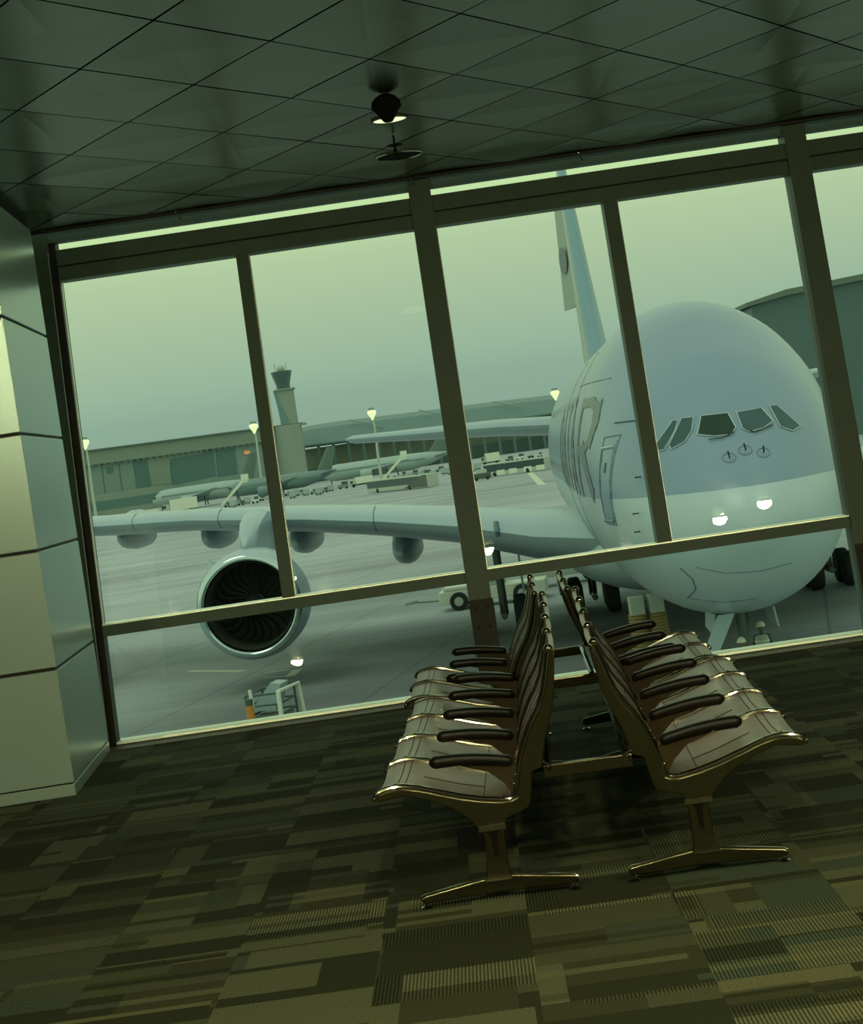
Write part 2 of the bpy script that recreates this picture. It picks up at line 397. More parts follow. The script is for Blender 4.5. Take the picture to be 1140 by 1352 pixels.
# left jamb
mb = MB(); bar(mb, -2.72, -2.30, -0.02, 3.42, -0.02, 0.14); struct(mb.build('trim_4', M['frame'], smooth=False))
mb = MB(); bar(mb, -2.30, -2.255, -0.02, 3.365, 0.01, 0.14); struct(mb.build('trim_5', M['frame_dark'], smooth=False))
mb = MB(); bar(mb, -2.306, -2.30, -0.02, 3.30, -0.022, 0.0); struct(mb.build('trim_6', M['bead'], smooth=False))

# the glazed bays
def bay(n, x0, x1, xd0, xd1):
    root = empty('window_%d' % n, wp((x0 + x1) / 2, 0)); struct(root)
    off = Matrix.Translation(-root.location)
    def part(mb, name, m, sm=False):
        for v in mb.b.verts: v.co = off @ v.co
        return mb.build(name, m, root, smooth=sm)
    h = MB(); bar(h, x0, x1, 3.195, 3.302, -0.045, 0.12); part(h, 'header_upper', M['frame'])
    h = MB(); bar(h, x0, x1, 3.182, 3.195, -0.02, 0.12); part(h, 'header_groove', M['frame_dark'])
    h = MB(); bar(h, x0, x1, 3.092, 3.182, -0.045, 0.12); part(h, 'header_lower', M['frame'])
    h = MB(); bar(h, x0, x1, 0.710, 0.782, -0.05, 0.12); part(h, 'transom', M['frame'])
    h = MB(); bar(h, xd0, xd1, 0.782, 3.092, -0.04, 0.12); part(h, 'divider', M['frame'])
    h = MB(); bar(h, x0, x1, -0.06, 0.012, -0.06, 0.12); part(h, 'sill', M['frame'])
    h = MB(); bar(h, x0, x1, 0.782, 0.790, -0.045, 0.12); bar(h, x0, x1, 0.012, 0.026, -0.05, 0.12)
    bar(h, x0, x0 + .007, .79, 3.09, -0.012, 0.02); bar(h, xd1, xd1 + .007, .79, 3.09, -0.012, 0.02)
    part(h, 'glazing_bead', M['bead'])
    for (a, b, c, d) in ((x0, xd0, .782, 3.092), (xd1, x1, .782, 3.092), (x0, x1, .012, .71), (x0, x1, 3.302, 3.364)):
        g = MB(); g.face([g.b.verts.new(wp(*p, 0.03)) for p in ((a, c), (b, c), (b, d), (a, d))]); part(g, 'pane', M['glass_low' if c < .1 else 'glass'])
bay(1, -2.245, 0.160, -1.050, -0.967)
bay(2, 0.306, 2.705, 1.440, 1.535)
bay(3, 2.851, 5.25, 3.99, 4.08)
for n, x0 in ((7, 0.160), (8, 2.705), (9, 5.25)):
    r = empty('trim_%d' % n, wp(x0 + .073, 0)); struct(r)
    h = MB(); bar(h, x0, x0 + .146, -0.06, 3.43, -0.075, 0.13)
    for v in h.b.verts: v.co -= r.location
    h.build('mullion', M['frame'], r, smooth=False)
    h = MB(); bar(h, x0 - .006, x0 + .152, -0.06, 0.60, -0.095, -0.075)
    for v in h.b.verts: v.co -= r.location
    h.build('base_plate', M['frame_dark'], r, smooth=False)
    for z in (0.25, 0.42, 0.55):
        for q in (0.035, 0.11):
            o = MB().ball((0, 0, 0), (0.009, 0.007, 0.009), 8, 6).build('bolt', M['cast'], r)
            o.location = wp(x0 + q, z, -0.096) - r.location
h = MB(); bar(h, 5.396, 6.2, -.06, 3.43, -.02, .13); struct(h.build('trim_10', M['frame'], smooth=False))
# small ceiling hangers above the glass
for i, (px, py) in enumerate(((236, 290), (546, 249), (766, 198))):
    p = at(px, py, 11.93)
    t = MB().tube([Vector((p.x - .012, 11.93, CZ)), Vector((p.x - .012, 11.93, CZ - .012)), Vector((p.x + .012, 11.955, CZ - .055))], .005, 6).build('cable_hook', M['chrome'])
    tag(t, ['small metal hook under the ceiling edge above the left window bay', 'small metal hook under the ceiling edge beside the central mullion',
            'small metal hook under the ceiling edge above the right window bay'][i], 'hook')

# ---------------------------------------------------------------- ceiling fittings
def downlight(x, y, r, lit, label, group=None, tilt=0):
    root = empty('downlight', (x, y, CZ)); tag(root, label, 'ceiling light', group)
    MB().lathe([(0.004, r), (-0.006, r * .99), (-0.010, r * .93), (-0.006, r * .87), (0.01, r * .86)], (0, 0, 0), 'z', 40).build('trim_ring', M['chrome' if not lit else 'frame'], root)
    MB().lathe([(0.006, r * .87), (-0.002, r * .86), (-0.0035, r * .5), (-0.0045, 0.002)], (0, 0, 0), 'z', 40).build('diffuser' if lit else 'dark_disc', M['lamp_glow'] if lit else M['black'], root)
    if lit:
        l = bpy.data.lights.new('downlight_beam', 'AREA'); l.shape = 'DISK'; l.size = r * 1.6; l.energy = lit; l.color = (1.0, 0.95, 0.50); l.spread = radians(170)
        o = bpy.data.objects.new('downlight_beam', l); C.objects.link(o); o.location = (0, 0, -0.02); o.parent = root; o.rotation_euler = (radians(tilt), 0, 0)
downlight(0.085, 9.8, 0.105, 0.001, 'lit round recessed downlight in the ceiling right behind the dark hanging fitting')
downlight(0.12, 11.0, 0.152, 0, 'unlit round recessed fitting with a pale rim, nearest the window')
for (x, y, t, e) in ((0.62, 1.44, 40, 14), (-2.4, -4.0, 40, 14), (3.6, 1.25, 45, 70), (4.1, 1.75, 40, 60), (-3.6, 0.12, 45, 70), (-1.55, 0.12, 48, 70), (2.5, 0.12, 45, 60), (0.385, 4.3, 10, 17), (-1.89, 1.44, 20, 30)):  # some sited by their reflections in the glass; the rest added as unseen fill
    downlight(x, y, 0.11, e, 'lit round recessed downlight in the hall ceiling, one of a set with added fill lamps', 'downlights and added fill lamps over the hall behind the viewpoint', t)
r = empty('ceiling_speaker', (0.072, 9.12, CZ)); tag(r, 'dark faceted fitting hanging from the ceiling in front of the lit downlight', 'hanging fitting')
MB().lathe([(0, .03), (-.01, .05), (-.035, .073), (-.07, .077), (-.075, .07)], (0, 0, 0), 'z', 8).build('housing', M['black'], r, smooth=False)
MB().lathe([(-.075, .068), (-.125, .034), (-.14, .022), (-.141, .001)], (0, 0, 0), 'z', 8).build('nozzle', M['black'], r, smooth=False)
p = at(521, 190, 10.3)
r = empty('fire_sprinkler', (p.x, 10.3, CZ)); tag(r, 'small pendent fire sprinkler between the two round ceiling fittings', 'sprinkler')
MB().tube([(0, 0, 0), (0, 0, -.075)], .006, 8).build('stem', M['black'], r)
MB().lathe([(-.052, .008), (-.056, .045), (-.060, .045), (-.064, .012)], (0, 0, 0), 'z', 20).build('rosette', M['black'], r)
MB().lathe([(-.07, .004), (-.092, .014), (-.10, .004)], (0, 0, 0), 'z', 12).build('nozzle', M['black'], r)

# ================================================================ tandem seating
PROF_SEAT = [(-.397, .411), (-.390, .422), (-.375, .431), (-.349, .437), (-.32, .4395), (-.293, .438), (-.238, .424), (-.172, .401), (-.101, .377), (-.021, .356), (.040, .346), (.075, .345)]
PROF_BACK = [(.098, .355), (.106, .385), (.124, .461), (.149, .53), (.185, .598), (.221, .651), (.242, .695), (.257, .74), (.27, .791), (.286, .855)]
PROF = PROF_SEAT + PROF_BACK
def norm2(pts, i):
    a = pts[max(i - 1, 0)]; b = pts[min(i + 1, len(pts) - 1)]
    dx, dz = b[0] - a[0], b[1] - a[1]; l = sqrt(dx * dx + dz * dz)
    return (-dz / l, dx / l)          # points up off the seat and forward off the back
def offs(pts, d): return [(p[0] + norm2(pts, i)[0] * d, p[1] + norm2(pts, i)[1] * d) for i, p in enumerate(pts)]
END_LOW = [(-.385, .400), (-.296, .412), (-.213, .385), (-.13, .343), (-.089, .310), (-.062, .278), (-.045, .255), (.040, .250), (.054, .286), (.107, .300), (.140, .316), (.152, .36),
           (.165, .435), (.204, .447), (.212, .49), (.232, .56), (.262, .63), (.281, .70), (.293, .78), (.304, .858)]
MID_LOW = [(-.385, .404), (-.296, .422), (-.213, .398), (-.13, .368), (-.05, .340), (.05, .322), (.12, .326), (.148, .40), (.17, .47), (.195, .535), (.228, .60), (.262, .66), (.281, .72), (.293, .79), (.300, .858)]

def seat_row(root, sgn, xo, n, step, peds, lab):
    # sgn -1: seat front points to -x ; +1 mirrored
    m = -sgn
    def P(x, z, y): return Vector((xo + m * x, y, z))
    for k in range(n + 1):
        y = k * step
        end = k in peds
        low = END_LOW if end else MID_LOW
        up = offs(PROF, -0.002)
        poly = up + low[::-1]
        th = 0.015 if end else 0.008
        o = MB(); o.prism(poly, lambda x, z: P(x, z, y - th), lambda x, z: P(x, z, y + th))
        o = o.build('side_frame', M['cast'], root, angle=25); bevel(o, 0.0035, 2)
        c = MB(); pts = [P(x, z, y) for x, z in offs(PROF, 0.004)]
        c.tube(pts, 0.0115, 10)
        c.ball(pts[0], 0.0125, 10, 8); c.ball(pts[-1], 0.0175, 12, 8)
        rail = c.build('side_rail', M['chrome'], root)
        for q in (4, 10, 11, 13):
            b = MB().ball(pts[q] + Vector((0, 0, .008)), 0.006, 8, 6).build('rivet', M['chrome'], rail)
        # armrest on its bracket
        a = MB(); L0, L1 = -.192, .103; rows = []
        N = 28
        for i in range(N + 1):
            t = (1 - cos(pi * i / N)) / 2; x = L0 + (L1 - L0) * t; zc = .512 - .030 * t + 0.010 * sin(pi * t)
            e = min(1, sqrt(max(0.0, 1 - (max(0, .14 - t) / .14) ** 2)) + .06, sqrt(max(0.0, 1 - (max(0, t - .90) / .10) ** 2)) + .1)
            hw, hh = .029 * e, (.0225 - .004 * t) * min(1.0, e + .05)
            rows.append([P(x, zc + hh * abs(sin(q)) ** .7 * (1 if sin(q) > 0 else -1), y + hw * abs(cos(q)) ** .7 * (1 if cos(q) > 0 else -1)) for q in [2 * pi * j / 16 for j in range(16)]])
        a.grid(rows, True, True); arm = a.build('armrest', M['arm'], root, angle=60)
        br = MB(); br.prism([(-.10, .495), (.10, .472), (.128, .44), (.118, .385), (.085, .372), (.06, .41), (.01, .455)], lambda x, z: P(x, z, y - .006), lambda x, z: P(x, z, y + .006))
        br.build('arm_bracket', M['tan'], arm, smooth=False)
        for bx, bz in ((.095, .40), (.105, .43)):
            MB().ball(P(bx, bz, y - .009), .006, 8, 6).build('screw', M['chrome'], arm)
    for k in range(n):                # sling of each place
        y0, y1 = k * step + .010, (k + 1) * step - .010
        def sheet(prof, name, th, SG):
            a, b = offs(prof, 0.004), offs(prof, -th)
            rows = []
            for i in range(9):
                t = i / 8; y = y0 + (y1 - y0) * t; sag = -SG * sin(pi * t)
                rr = []
                for j, q in enumerate(a): nx = norm2(prof, j); rr.append(P(q[0] + nx[0] * sag, q[1] + nx[1] * sag, y))
                for j in range(len(b) - 1, -1, -1): nx = norm2(prof, j); rr.append(P(b[j][0] + nx[0] * sag, b[j][1] + nx[1] * sag, y))
                rows.append(rr)
            return MB().grid(rows, True, True).build(name, M['leather'], root, angle=50)
        seat = sheet(PROF_SEAT[1:], 'seat', .014, .010)
        back = sheet(PROF_BACK, 'backrest', .014, .004)
        def seam(prof, j, parent, t0=0.04, t1=0.96, SG=.010):
            pts = []
            for i in range(9):
                t = t0 + (t1 - t0) * i / 8; y = y0 + (y1 - y0) * t; sag = -SG * sin(pi * t) + .005; nx = norm2(prof, j)
                pts.append(P(prof[j][0] + nx[0] * sag, prof[j][1] + nx[1] * sag, y))
            MB().tube(pts, .0016, 6).build('seam', M['seam'], parent)
        seam(PROF_SEAT, 4, seat); seam(PROF_SEAT, 5, seat); seam(PROF_SEAT, 9, seat); seam(PROF_BACK, 4, back, SG=.004)
        for t in (0.25, .5, .75):      # welts running up the back
            yy = y0 + (y1 - y0) * t; sag = -.004 * sin(pi * t) + .005
            pts = []
            for j, q in enumerate(PROF_BACK[1:], 1): nx = norm2(PROF_BACK, j); pts.append(P(q[0] + nx[0] * sag, q[1] + nx[1] * sag, yy))
            MB().tube(pts, .0022, 6).build('welt', M['seam'], back)
        # seam running from the middle of the seat forward
        pts = []; t = .5; sag = -.005
        for j in (6, 7, 8, 9): nx = norm2(PROF_SEAT, j); pts.append(P(PROF_SEAT[j][0] + nx[0] * sag, PROF_SEAT[j][1] + nx[1] * sag, (y0 + y1) / 2))
        MB().tube(pts, .0016, 6).build('seam', M['seam'], seat)
    for k in peds:
        y = k * step
        pd = MB()
        rows = []
        for z, xa, xb, w in ((.262, -.036, .038, .026), (.22, -.034, .037, .024), (.15, -.038, .036, .022), (.095, -.046, .037, .024), (.070, -.058, .046, .03)):
            rows.append([P(xa, z, y - w), P(xb, z, y - w), P(xb, z, y + w), P(xa, z, y + w)])
        pd.grid(rows, True, True); ped = pd.build('pedestal', M['cast'], root, angle=30); bevel(ped, .004, 2)
        MB().box((min(P(-.05, 0, 0).x, P(.046, 0, 0).x), y - .034, .252), (max(P(-.05, 0, 0).x, P(.046, 0, 0).x), y + .034, .270)).build('collar', M['chrome'], ped, smooth=False)
        s = MB(); s.prism([(-.026, .248), (.024, .248), (.012, .236), (.007, .165), (-.004, .160), (-.008, .165), (-.013, .236)], lambda x, z: P(x, z, y - .0275), lambda x, z: P(x, z, y - .020)); s.build('slot', M['black'], ped, smooth=False)
        ft = MB(); poly = [(-.29, .030), (-.286, .043), (-.272, .050), (-.06, .082), (.05, .084), (.262, .056), (.272, .048), (.272, .030), (.26, .022), (.0, .030), (-.275, .020)]
        ft.prism(poly, lambda x, z: P(x, z, y - .017), lambda x, z: P(x, z, y + .017)); foot = ft.build('foot', M['cast'], root, angle=25); bevel(foot, .006, 3)
        for gx in (-.272, .258):
            MB().lathe([(0, .018), (.006, .021), (.010, .010), (.028, .007)], P(gx, 0, y), 'z', 14, cap=True).build('glide', M['chrome'], foot)
        c = MB().tube([P(-.286, .045, y - .012), P(-.272, .052, y - .012), P(-.06, .084, y - .012)], .004, 6).tube([P(.05, .086, y - .012), P(.262, .058, y - .012), P(.272, .048, y - .012)], .004, 6)
        c.build('foot_edge', M['chrome'], foot)
    bm_ = MB().tube([P(.222, .440, -.012), P(.222, .440, n * step + .012)], .014, 10); bm_.build('beam', M['chrome'], root)
    bm_ = MB().tube([P(-.0, .292, .0), P(-.0, .292, n * step)], .022, 10); bm_.build('under_beam', M['cast'], root)

def bench(x, y, rz, n, step, peds, label):
    root = empty('tandem_seating', (x, y, 0), radians(rz)); tag(root, label, 'seating')
    G = .362
    seat_row(root, -1, -G, n, step, peds, label); seat_row(root, 1, G, n, step, peds, label)
    for k in peds:
        yy = k * step
        b = MB().box((-G + .205, yy - .012, .405), (G - .205, yy + .012, .452)).build('cross_bar', M['cast'], root, smooth=False); bevel(b, .004, 2)
        for q in (-1, 1):
            MB().ball((q * (G - .222), yy - .016, .448), .010, 8, 6).build('bolt', M['chrome'], b)
            MB().tube([Vector((q * (G - .19), yy, .47)), Vector((q * (G - .24), yy - .016, .445))], .004, 6).build('clip', M['chrome'], b)
    return root
bench(0.415, 6.22, -3.3, 4, .5425, (0, 4), 'back-to-back row of four seats a side, taupe leather slings on polished frames, nearest the camera')
bench(0.507, 8.47, -2.4, 2, .535, (2,), 'shorter back-to-back row of two seats a side between the long row and the window')

# ================================================================ outside
G0 = -6.1
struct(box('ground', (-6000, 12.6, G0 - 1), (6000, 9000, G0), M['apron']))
# building edge below the window
def mark(pts, w, n):
    a, b = Vector(pts[0]), Vector(pts[1]); d = (b - a).normalized(); s_ = Vector((-d.y, d.x, 0)) * w / 2
    h = MB(); h.prism([(0,), (1,), (2,), (3,)], lambda i: [a - s_, b - s_, b + s_, a + s_][i] , lambda i: [a - s_, b - s_, b + s_, a + s_][i] + Vector((0, 0, .008)))
    struct(h.build('trim_%d' % n, M['mark'], smooth=False))
def gp(x, y):                          # where a sighting meets the apron
    a = at(x, y, 10); t = (G0 - EYE) / (a.z - EYE); return Vector((a.x * t, a.y * t, G0))
for n, (a, b, w) in enumerate((((250, 886), (322, 886), .35), ((352, 888), (382, 884), .14), ((383, 893), (393, 884), .4), ((348, 895), (376, 893), .1),
                               ((700, 624), (716, 640), 1.2), ((488, 634), (505, 632), 1.5), ((520, 633), (548, 629), 1.2), ((670, 611), (695, 607), 1.5)), 20):
    mark((gp(*a), gp(*b)), w, n)

# ---------------------------------------------------------------- the big double-deck airliner
ST = [(0, 4.9, 4.9, 0.02), (.12, 4.5, 5.3, .45), (.35, 4.15, 5.65, .85), (.8, 3.65, 6.1, 1.35), (1.4, 3.25, 6.6, 1.8), (2.2, 2.92, 7.25, 2.25), (3.2, 2.68, 8.05, 2.68),
      (4.5, 2.46, 8.95, 3.03), (6, 2.28, 9.65, 3.3), (8, 2.14, 10.5, 3.5), (10, 2.06, 10.88, 3.6), (12, 2.02, 11.0, 3.62), (30, 2.02, 11.0, 3.62), (45, 2.02, 11.0, 3.62),
      (50, 2.5, 10.95, 3.45), (58, 4.3, 10.6, 2.7), (66, 6.6, 10.3, 1.6), (72.5, 8.6, 9.6, .35)]
def stn(s):
    s = max(0.0, min(72.5, s))
    for a, b in zip(ST, ST[1:]):
        if s <= b[0]:
            t = (s - a[0]) / (b[0] - a[0])
            i = ST.index(a); p0 = ST[max(i - 1, 0)]; p3 = ST[min(i + 2, len(ST) - 1)]
            out = []
            for k in (1, 2, 3):        # monotone-ish hermite so the nose reads smooth
                h = b[0] - a[0]
                m1 = (b[k] - p0[k]) / (b[0] - p0[0]) if b[0] != p0[0] else 0
                m2 = (p3[k] - a[k]) / (p3[0] - a[0]) if p3[0] != a[0] else 0
                if i == 0: m1 = (b[k] - a[k]) / h * 1.6
                sl = (b[k] - a[k]) / h
                if abs(sl) < 1e-6: m1 = m2 = 0
                t2, t3 = t * t, t * t * t
                out.append((2 * t3 - 3 * t2 + 1) * a[k] + (t3 - 2 * t2 + t) * h * m1 + (-2 * t3 + 3 * t2) * b[k] + (t3 - t2) * h * m2)
            return out
def surf(s, z, off=0.03):              # point on the picture-left flank; x = -L
    zb, zt, hw = stn(s); zc, hh = (zb + zt) / 2, (zt - zb) / 2
    q = max(0.0, 1 - ((z - zc) / hh) ** 2); L_ = hw * sqrt(q)
    n = Vector((-L_ / hw ** 2, 0, (z - zc) / hh ** 2)).normalized()
    return Vector((-L_, s, z)) + n * off
def face_pt(L_, z, off=0.03):          # point on the nose seen from the front
    lo, hi = 0.0, 12.0
    def f(s):
        zb, zt, hw = stn(s); return (L_ / hw) ** 2 + ((z - (zb + zt) / 2) / max(.001, (zt - zb) / 2)) ** 2 - 1
    for _ in range(40):
        m_ = (lo + hi) / 2
        if f(m_) > 0: lo = m_
        else: hi = m_
    return Vector((-L_, hi - off, z + off * .3))
air = empty('double_deck_airliner', (7.4, 41.0, G0), -math.atan(0.05))
tag(air, 'huge grey and white double-deck airliner parked nose-in outside the window', 'airplane')
BELT_S = .35
while stn(BELT_S)[1] < 5.82: BELT_S += .0005
def fus():
    mb = MB(); ss = [0, .04, .12, .22, .35, BELT_S, .55, .8, 1.1, 1.4, 1.8, 2.2, 2.7, 3.2, 3.8, 4.5, 5.2, 6, 7, 8, 9, 10, 11, 12, 20, 30, 38, 45, 47, 50, 54, 58, 62, 66, 70, 72.5]
    rows = []; N = 72
    for s_ in ss:
        zb, zt, hw = stn(s_)
        zc, hh = (zb + zt) / 2, (zt - zb) / 2
        belt = 5.82
        ab = math.asin(max(-1, min(1, (belt - zc) / max(hh, .01))))
        row = []
        for k in range(N):             # one vertex ring lands exactly on the paint line
            t = 2 * pi * k / N
            row.append((t, zc, hh, hw))
        # parametrise: k 0..N/2 upper from ab to pi-ab, lower the rest
        row = []
        for k in range(N // 2): t = ab + (pi - 2 * ab) * k / (N // 2); row.append(Vector((hw * cos(t), s_, zc + hh * sin(t))))
        for k in range(N // 2): t = pi - ab + (pi + 2 * ab) * k / (N // 2); row.append(Vector((hw * cos(t), s_, zc + hh * sin(t))))
        rows.append(row)
    R = [[mb.b.verts.new(p) for p in r] for r in rows]
    for m_ in (M['skin'], M['skin_low']): mb.use(m_)
    for j, (a, c) in enumerate(zip(R, R[1:])):
        for i in range(N):
            mb.use(M['skin'] if i < N // 2 and ss[j] >= BELT_S - 1e-6 else M['skin_low'])
            mb.face([a[i], a[(i + 1) % N], c[(i + 1) % N], c[i]])
    mb.face(R[0]); mb.face(R[-1])
    return mb.build('fuselage', None, air, angle=60)
fuselage = fus()
def patch(name, outline, fn, m, parent, sub=6):
    # fills a polygon given in surface coordinates by fanning fine strips, then lays it on the skin
    mb = MB(); n = len(outline); cxy = (sum(p[0] for p in outline) / n, sum(p[1] for p in outline) / n)
    rim = []
    for i in range(n):
        a, b = outline[i], outline[(i + 1) % n]
        for k in range(3): t = k / 3; rim.append((a[0] + (b[0] - a[0]) * t, a[1] + (b[1] - a[1]) * t))
    rows = []
    for j in range(sub + 1):
        t = 1 - j / sub * 0.999
        rows.append([fn(cxy[0] + (p[0] - cxy[0]) * t, cxy[1] + (p[1] - cxy[1]) * t) for p in rim])
    mb.grid(rows, True); return mb.build(name, m, parent, angle=80)
def stroke(name, pts, fn, w, m, parent, close=False):
    q = []
    P_ = pts + ([pts[0]] if close else [])
    for a, b in zip(P_, P_[1:]):
        for k in range(6): t = k / 6; q.append(fn(a[0] + (b[0] - a[0]) * t, a[1] + (b[1] - a[1]) * t))
    q.append(fn(*P_[-1]))
    return MB().tube(q, w, 6).build(name, m, parent)
fr_fn = lambda a, b: face_pt(a, b, .02)
wins = [([(.64, 7.60), (-.0, 7.575), (-.09, 7.20), (.06, 7.05), (.45, 7.06), (.84, 7.16)], 'cockpit'),
        ([(-.21, 7.56), (-.85, 7.58), (-1.04, 7.22), (-.76, 7.09), (-.40, 7.05), (-.24, 7.14)], 'cockpit_b'),
        ([(1.10, 7.61), (.82, 7.60), (.94, 7.28), (1.17, 7.03), (1.50, 6.90), (1.54, 7.0)], 'cockpit_b'),
        ([(1.30, 7.60), (1.20, 7.56), (1.32, 7.33), (1.67, 6.90), (1.83, 6.90), (1.84, 7.05)], 'cockpit_b'),
        ([(-1.07, 7.61), (-1.28, 7.58), (-1.72, 7.0), (-1.48, 6.91), (-1.18, 7.06)], 'cockpit_b')]
for o_, mm in wins:
    w_ = patch('cockpit_window', o_, fr_fn, M[mm], air)
    stroke('window_rim', o_, lambda a, b: face_pt(a, b, .025), .014, M['skin_low'], w_, True)
for pts in ([(.62, 7.0), (.3, 6.99), (-.02, 7.10)], [(-.32, 7.12), (-.5, 7.01), (-1.0, 7.12)]):
    stroke('windscreen_wiper', pts, lambda a, b: face_pt(a, b, .05), .014, M['rubber'], air)
for (L_, z_) in ((.27, 6.52), (-.15, 6.64), (-.56, 6.52)):
    c = face_pt(L_, z_, .04)
    pr = MB().tube([c, c + Vector((.0, -.10, .02)), c + Vector((-.03 if L_ > -.3 else .0, -.10, .16))], .02, 6).build('air_data_probe', M['rubber'], air)
    stroke('probe_ring', [(L_ + .16 * cos(t), z_ + .11 * sin(t)) for t in [2 * pi * k / 12 for k in range(12)]], lambda a, b: face_pt(a, b, .008), .008, M['line'], pr, True)
for (s_, z_) in ((2.7, 5.45), (2.75, 5.0), (2.8, 6.32)):
    c = surf(s_, z_, .02)
    MB().tube([c, c + Vector((-.14, -.04, 0)), c + Vector((-.14, -.24, .02))], .018, 6).build('air_data_probe', M['rubber'], air)
# door on the flank, and its frame line
door = patch('cabin_door', [(4.50, 7.30), (5.38, 7.28), (5.42, 5.28), (4.46, 5.26)], lambda a, b: surf(a, b, .012), M['skin'], air)
for a in ([(4.42, 7.42), (5.46, 7.40), (5.50, 5.16), (4.38, 5.14)], [(4.54, 7.18), (5.34, 7.16), (5.38, 5.35), (4.50, 5.33)]):
    stroke('door_seam', a, lambda q, w: surf(q, w, .004), .012, M['line'], door, True)
stroke('door_top_edge', [(4.52, 7.14), (5.36, 7.12)], lambda q, w: surf(q, w, .03), .035, M['skin_low'], door)
stroke('door_sill', [(4.46, 5.24), (5.42, 5.26)], lambda q, w: surf(q, w, .03), .05, M['line'], door)
patch('door_window', [(4.86, 6.75), (5.02, 6.75), (5.02, 6.5), (4.86, 6.5)], lambda a, b: surf(a, b, .03), M['cockpit_b'], door)
stroke('panel_seam', [(3.7, 7.72), (5.1, 7.74)], lambda q, w: surf(q, w, .012), .02, M['line'], air)
stroke('panel_seam', [(7.0, 8.95), (13.0, 8.98)], lambda q, w: surf(q, w, .0), .014, M['line'], air)
for s_ in (12.0, 19.5):
    stroke('panel_seam', [(s_, 2.8), (s_, 5), (s_, 7.5), (s_, 9.9)], lambda q, w: surf(q, w, .0), .014, M['line'], air)
for z_, s0, s1, st_ in ((8.55, 11.5, 44, .9), (6.35, 7, 44, .9)):
    s_ = s0
    wb = MB()
    while s_ < s1:
        if not (6.3 < z_ < 6.4 and s_ < 10):
            q = [surf(s_, z_ + .15, .02), surf(s_ + .26, z_ + .15, .02), surf(s_ + .26, z_ - .15, .02), surf(s_, z_ - .15, .02)]
            wb.face([wb.b.verts.new(p) for p in q])
        s_ += st_
    wb.build('cabin_windows', M['cockpit_b'], air, smooth=False)
# lettering Q A T A R along the flank, R nearest the nose
def glyph(ch, s_end, zb, h, w, th):
    # u runs 0..1 from tail side to nose side as read
    T = {'R': [[(0, 0), (0, 1)], [(0, 1), (.55, 1), (.85, .92), (.95, .76), (.85, .58), (.55, .48), (0, .48)], [(.45, .48), (1, 0)]],
         'A': [[(0, 0), (.5, 1), (1, 0)], [(.2, .33), (.8, .33)]],
         'T': [[(0, 1), (1, 1)], [(.5, 1), (.5, 0)]],
         'Q': [[(.5, 1), (.12, .85), (0, .5), (.12, .15), (.5, 0), (.88, .15), (1, .5), (.88, .85), (.5, 1)], [(.6, .25), (1.0, -.05)]]}[ch]
    mb = MB()
    for line in T:
        for a, b in zip(line, line[1:]):
            A = Vector((s_end + w * (1 - a[0]), zb + h * a[1])); B = Vector((s_end + w * (1 - b[0]), zb + h * b[1]))
            d = (B - A); l = d.length; d.normalize(); n = Vector((-d.y, d.x)); A -= d * th * .35; B += d * th * .35
            tt = th * (1.25 if abs(d.y) > .6 else .6)
            rows = []
            for k in range(9):
                c = A.lerp(B, k / 8); rows.append([surf(c.x + n.x * tt * e / 2, c.y + n.y * tt * e / 2, .010) for e in (-1, -.5, 0, .5, 1)])
            mb.grid(rows)
    return mb.build('lettering', M['livery'], air, smooth=False)
for ch, se in (('R', 6.6), ('A', 10.4), ('T', 14.2), ('A', 18.0), ('Q', 21.8)):
    glyph(ch, se, 5.95, 2.45, 2.5, .42)
# chin panel
stroke('panel_seam', [(1.75, 4.05), (1.5, 3.75), (1.42, 3.45), (1.55, 3.15)], lambda a, b: face_pt(a, b, .0), .018, M['line'], air)
stroke('panel_seam', [(1.55, 3.15), (.8, 3.02), (.0, 3.05)], lambda a, b: face_pt(a, b, .0), .010, M['line'], air)
stroke('panel_seam', [(1.42, 4.05), (.8, 3.85), (.0, 3.8), (-.8, 3.88)], lambda a, b: face_pt(a, b, .0), .008, M['line'], air)
# belly fairing
bf = MB(); rows = []
for i in range(17):
    t = i / 16; s_ = 17.5 + 27 * t; e = sqrt(max(0, 1 - (2 * t - 1) ** 4)) if 0 < t < 1 else 0.02; e = max(e, .02)
    rows.append([Vector(((0 + 4.1 * e * cos(a)), s_, 3.3 + (1.9 * e) * sin(a))) for a in [2 * pi * k / 28 for k in range(28)]])
bf.grid(rows, True, True).build('belly_fairing', M['skin_low'], air, angle=60)
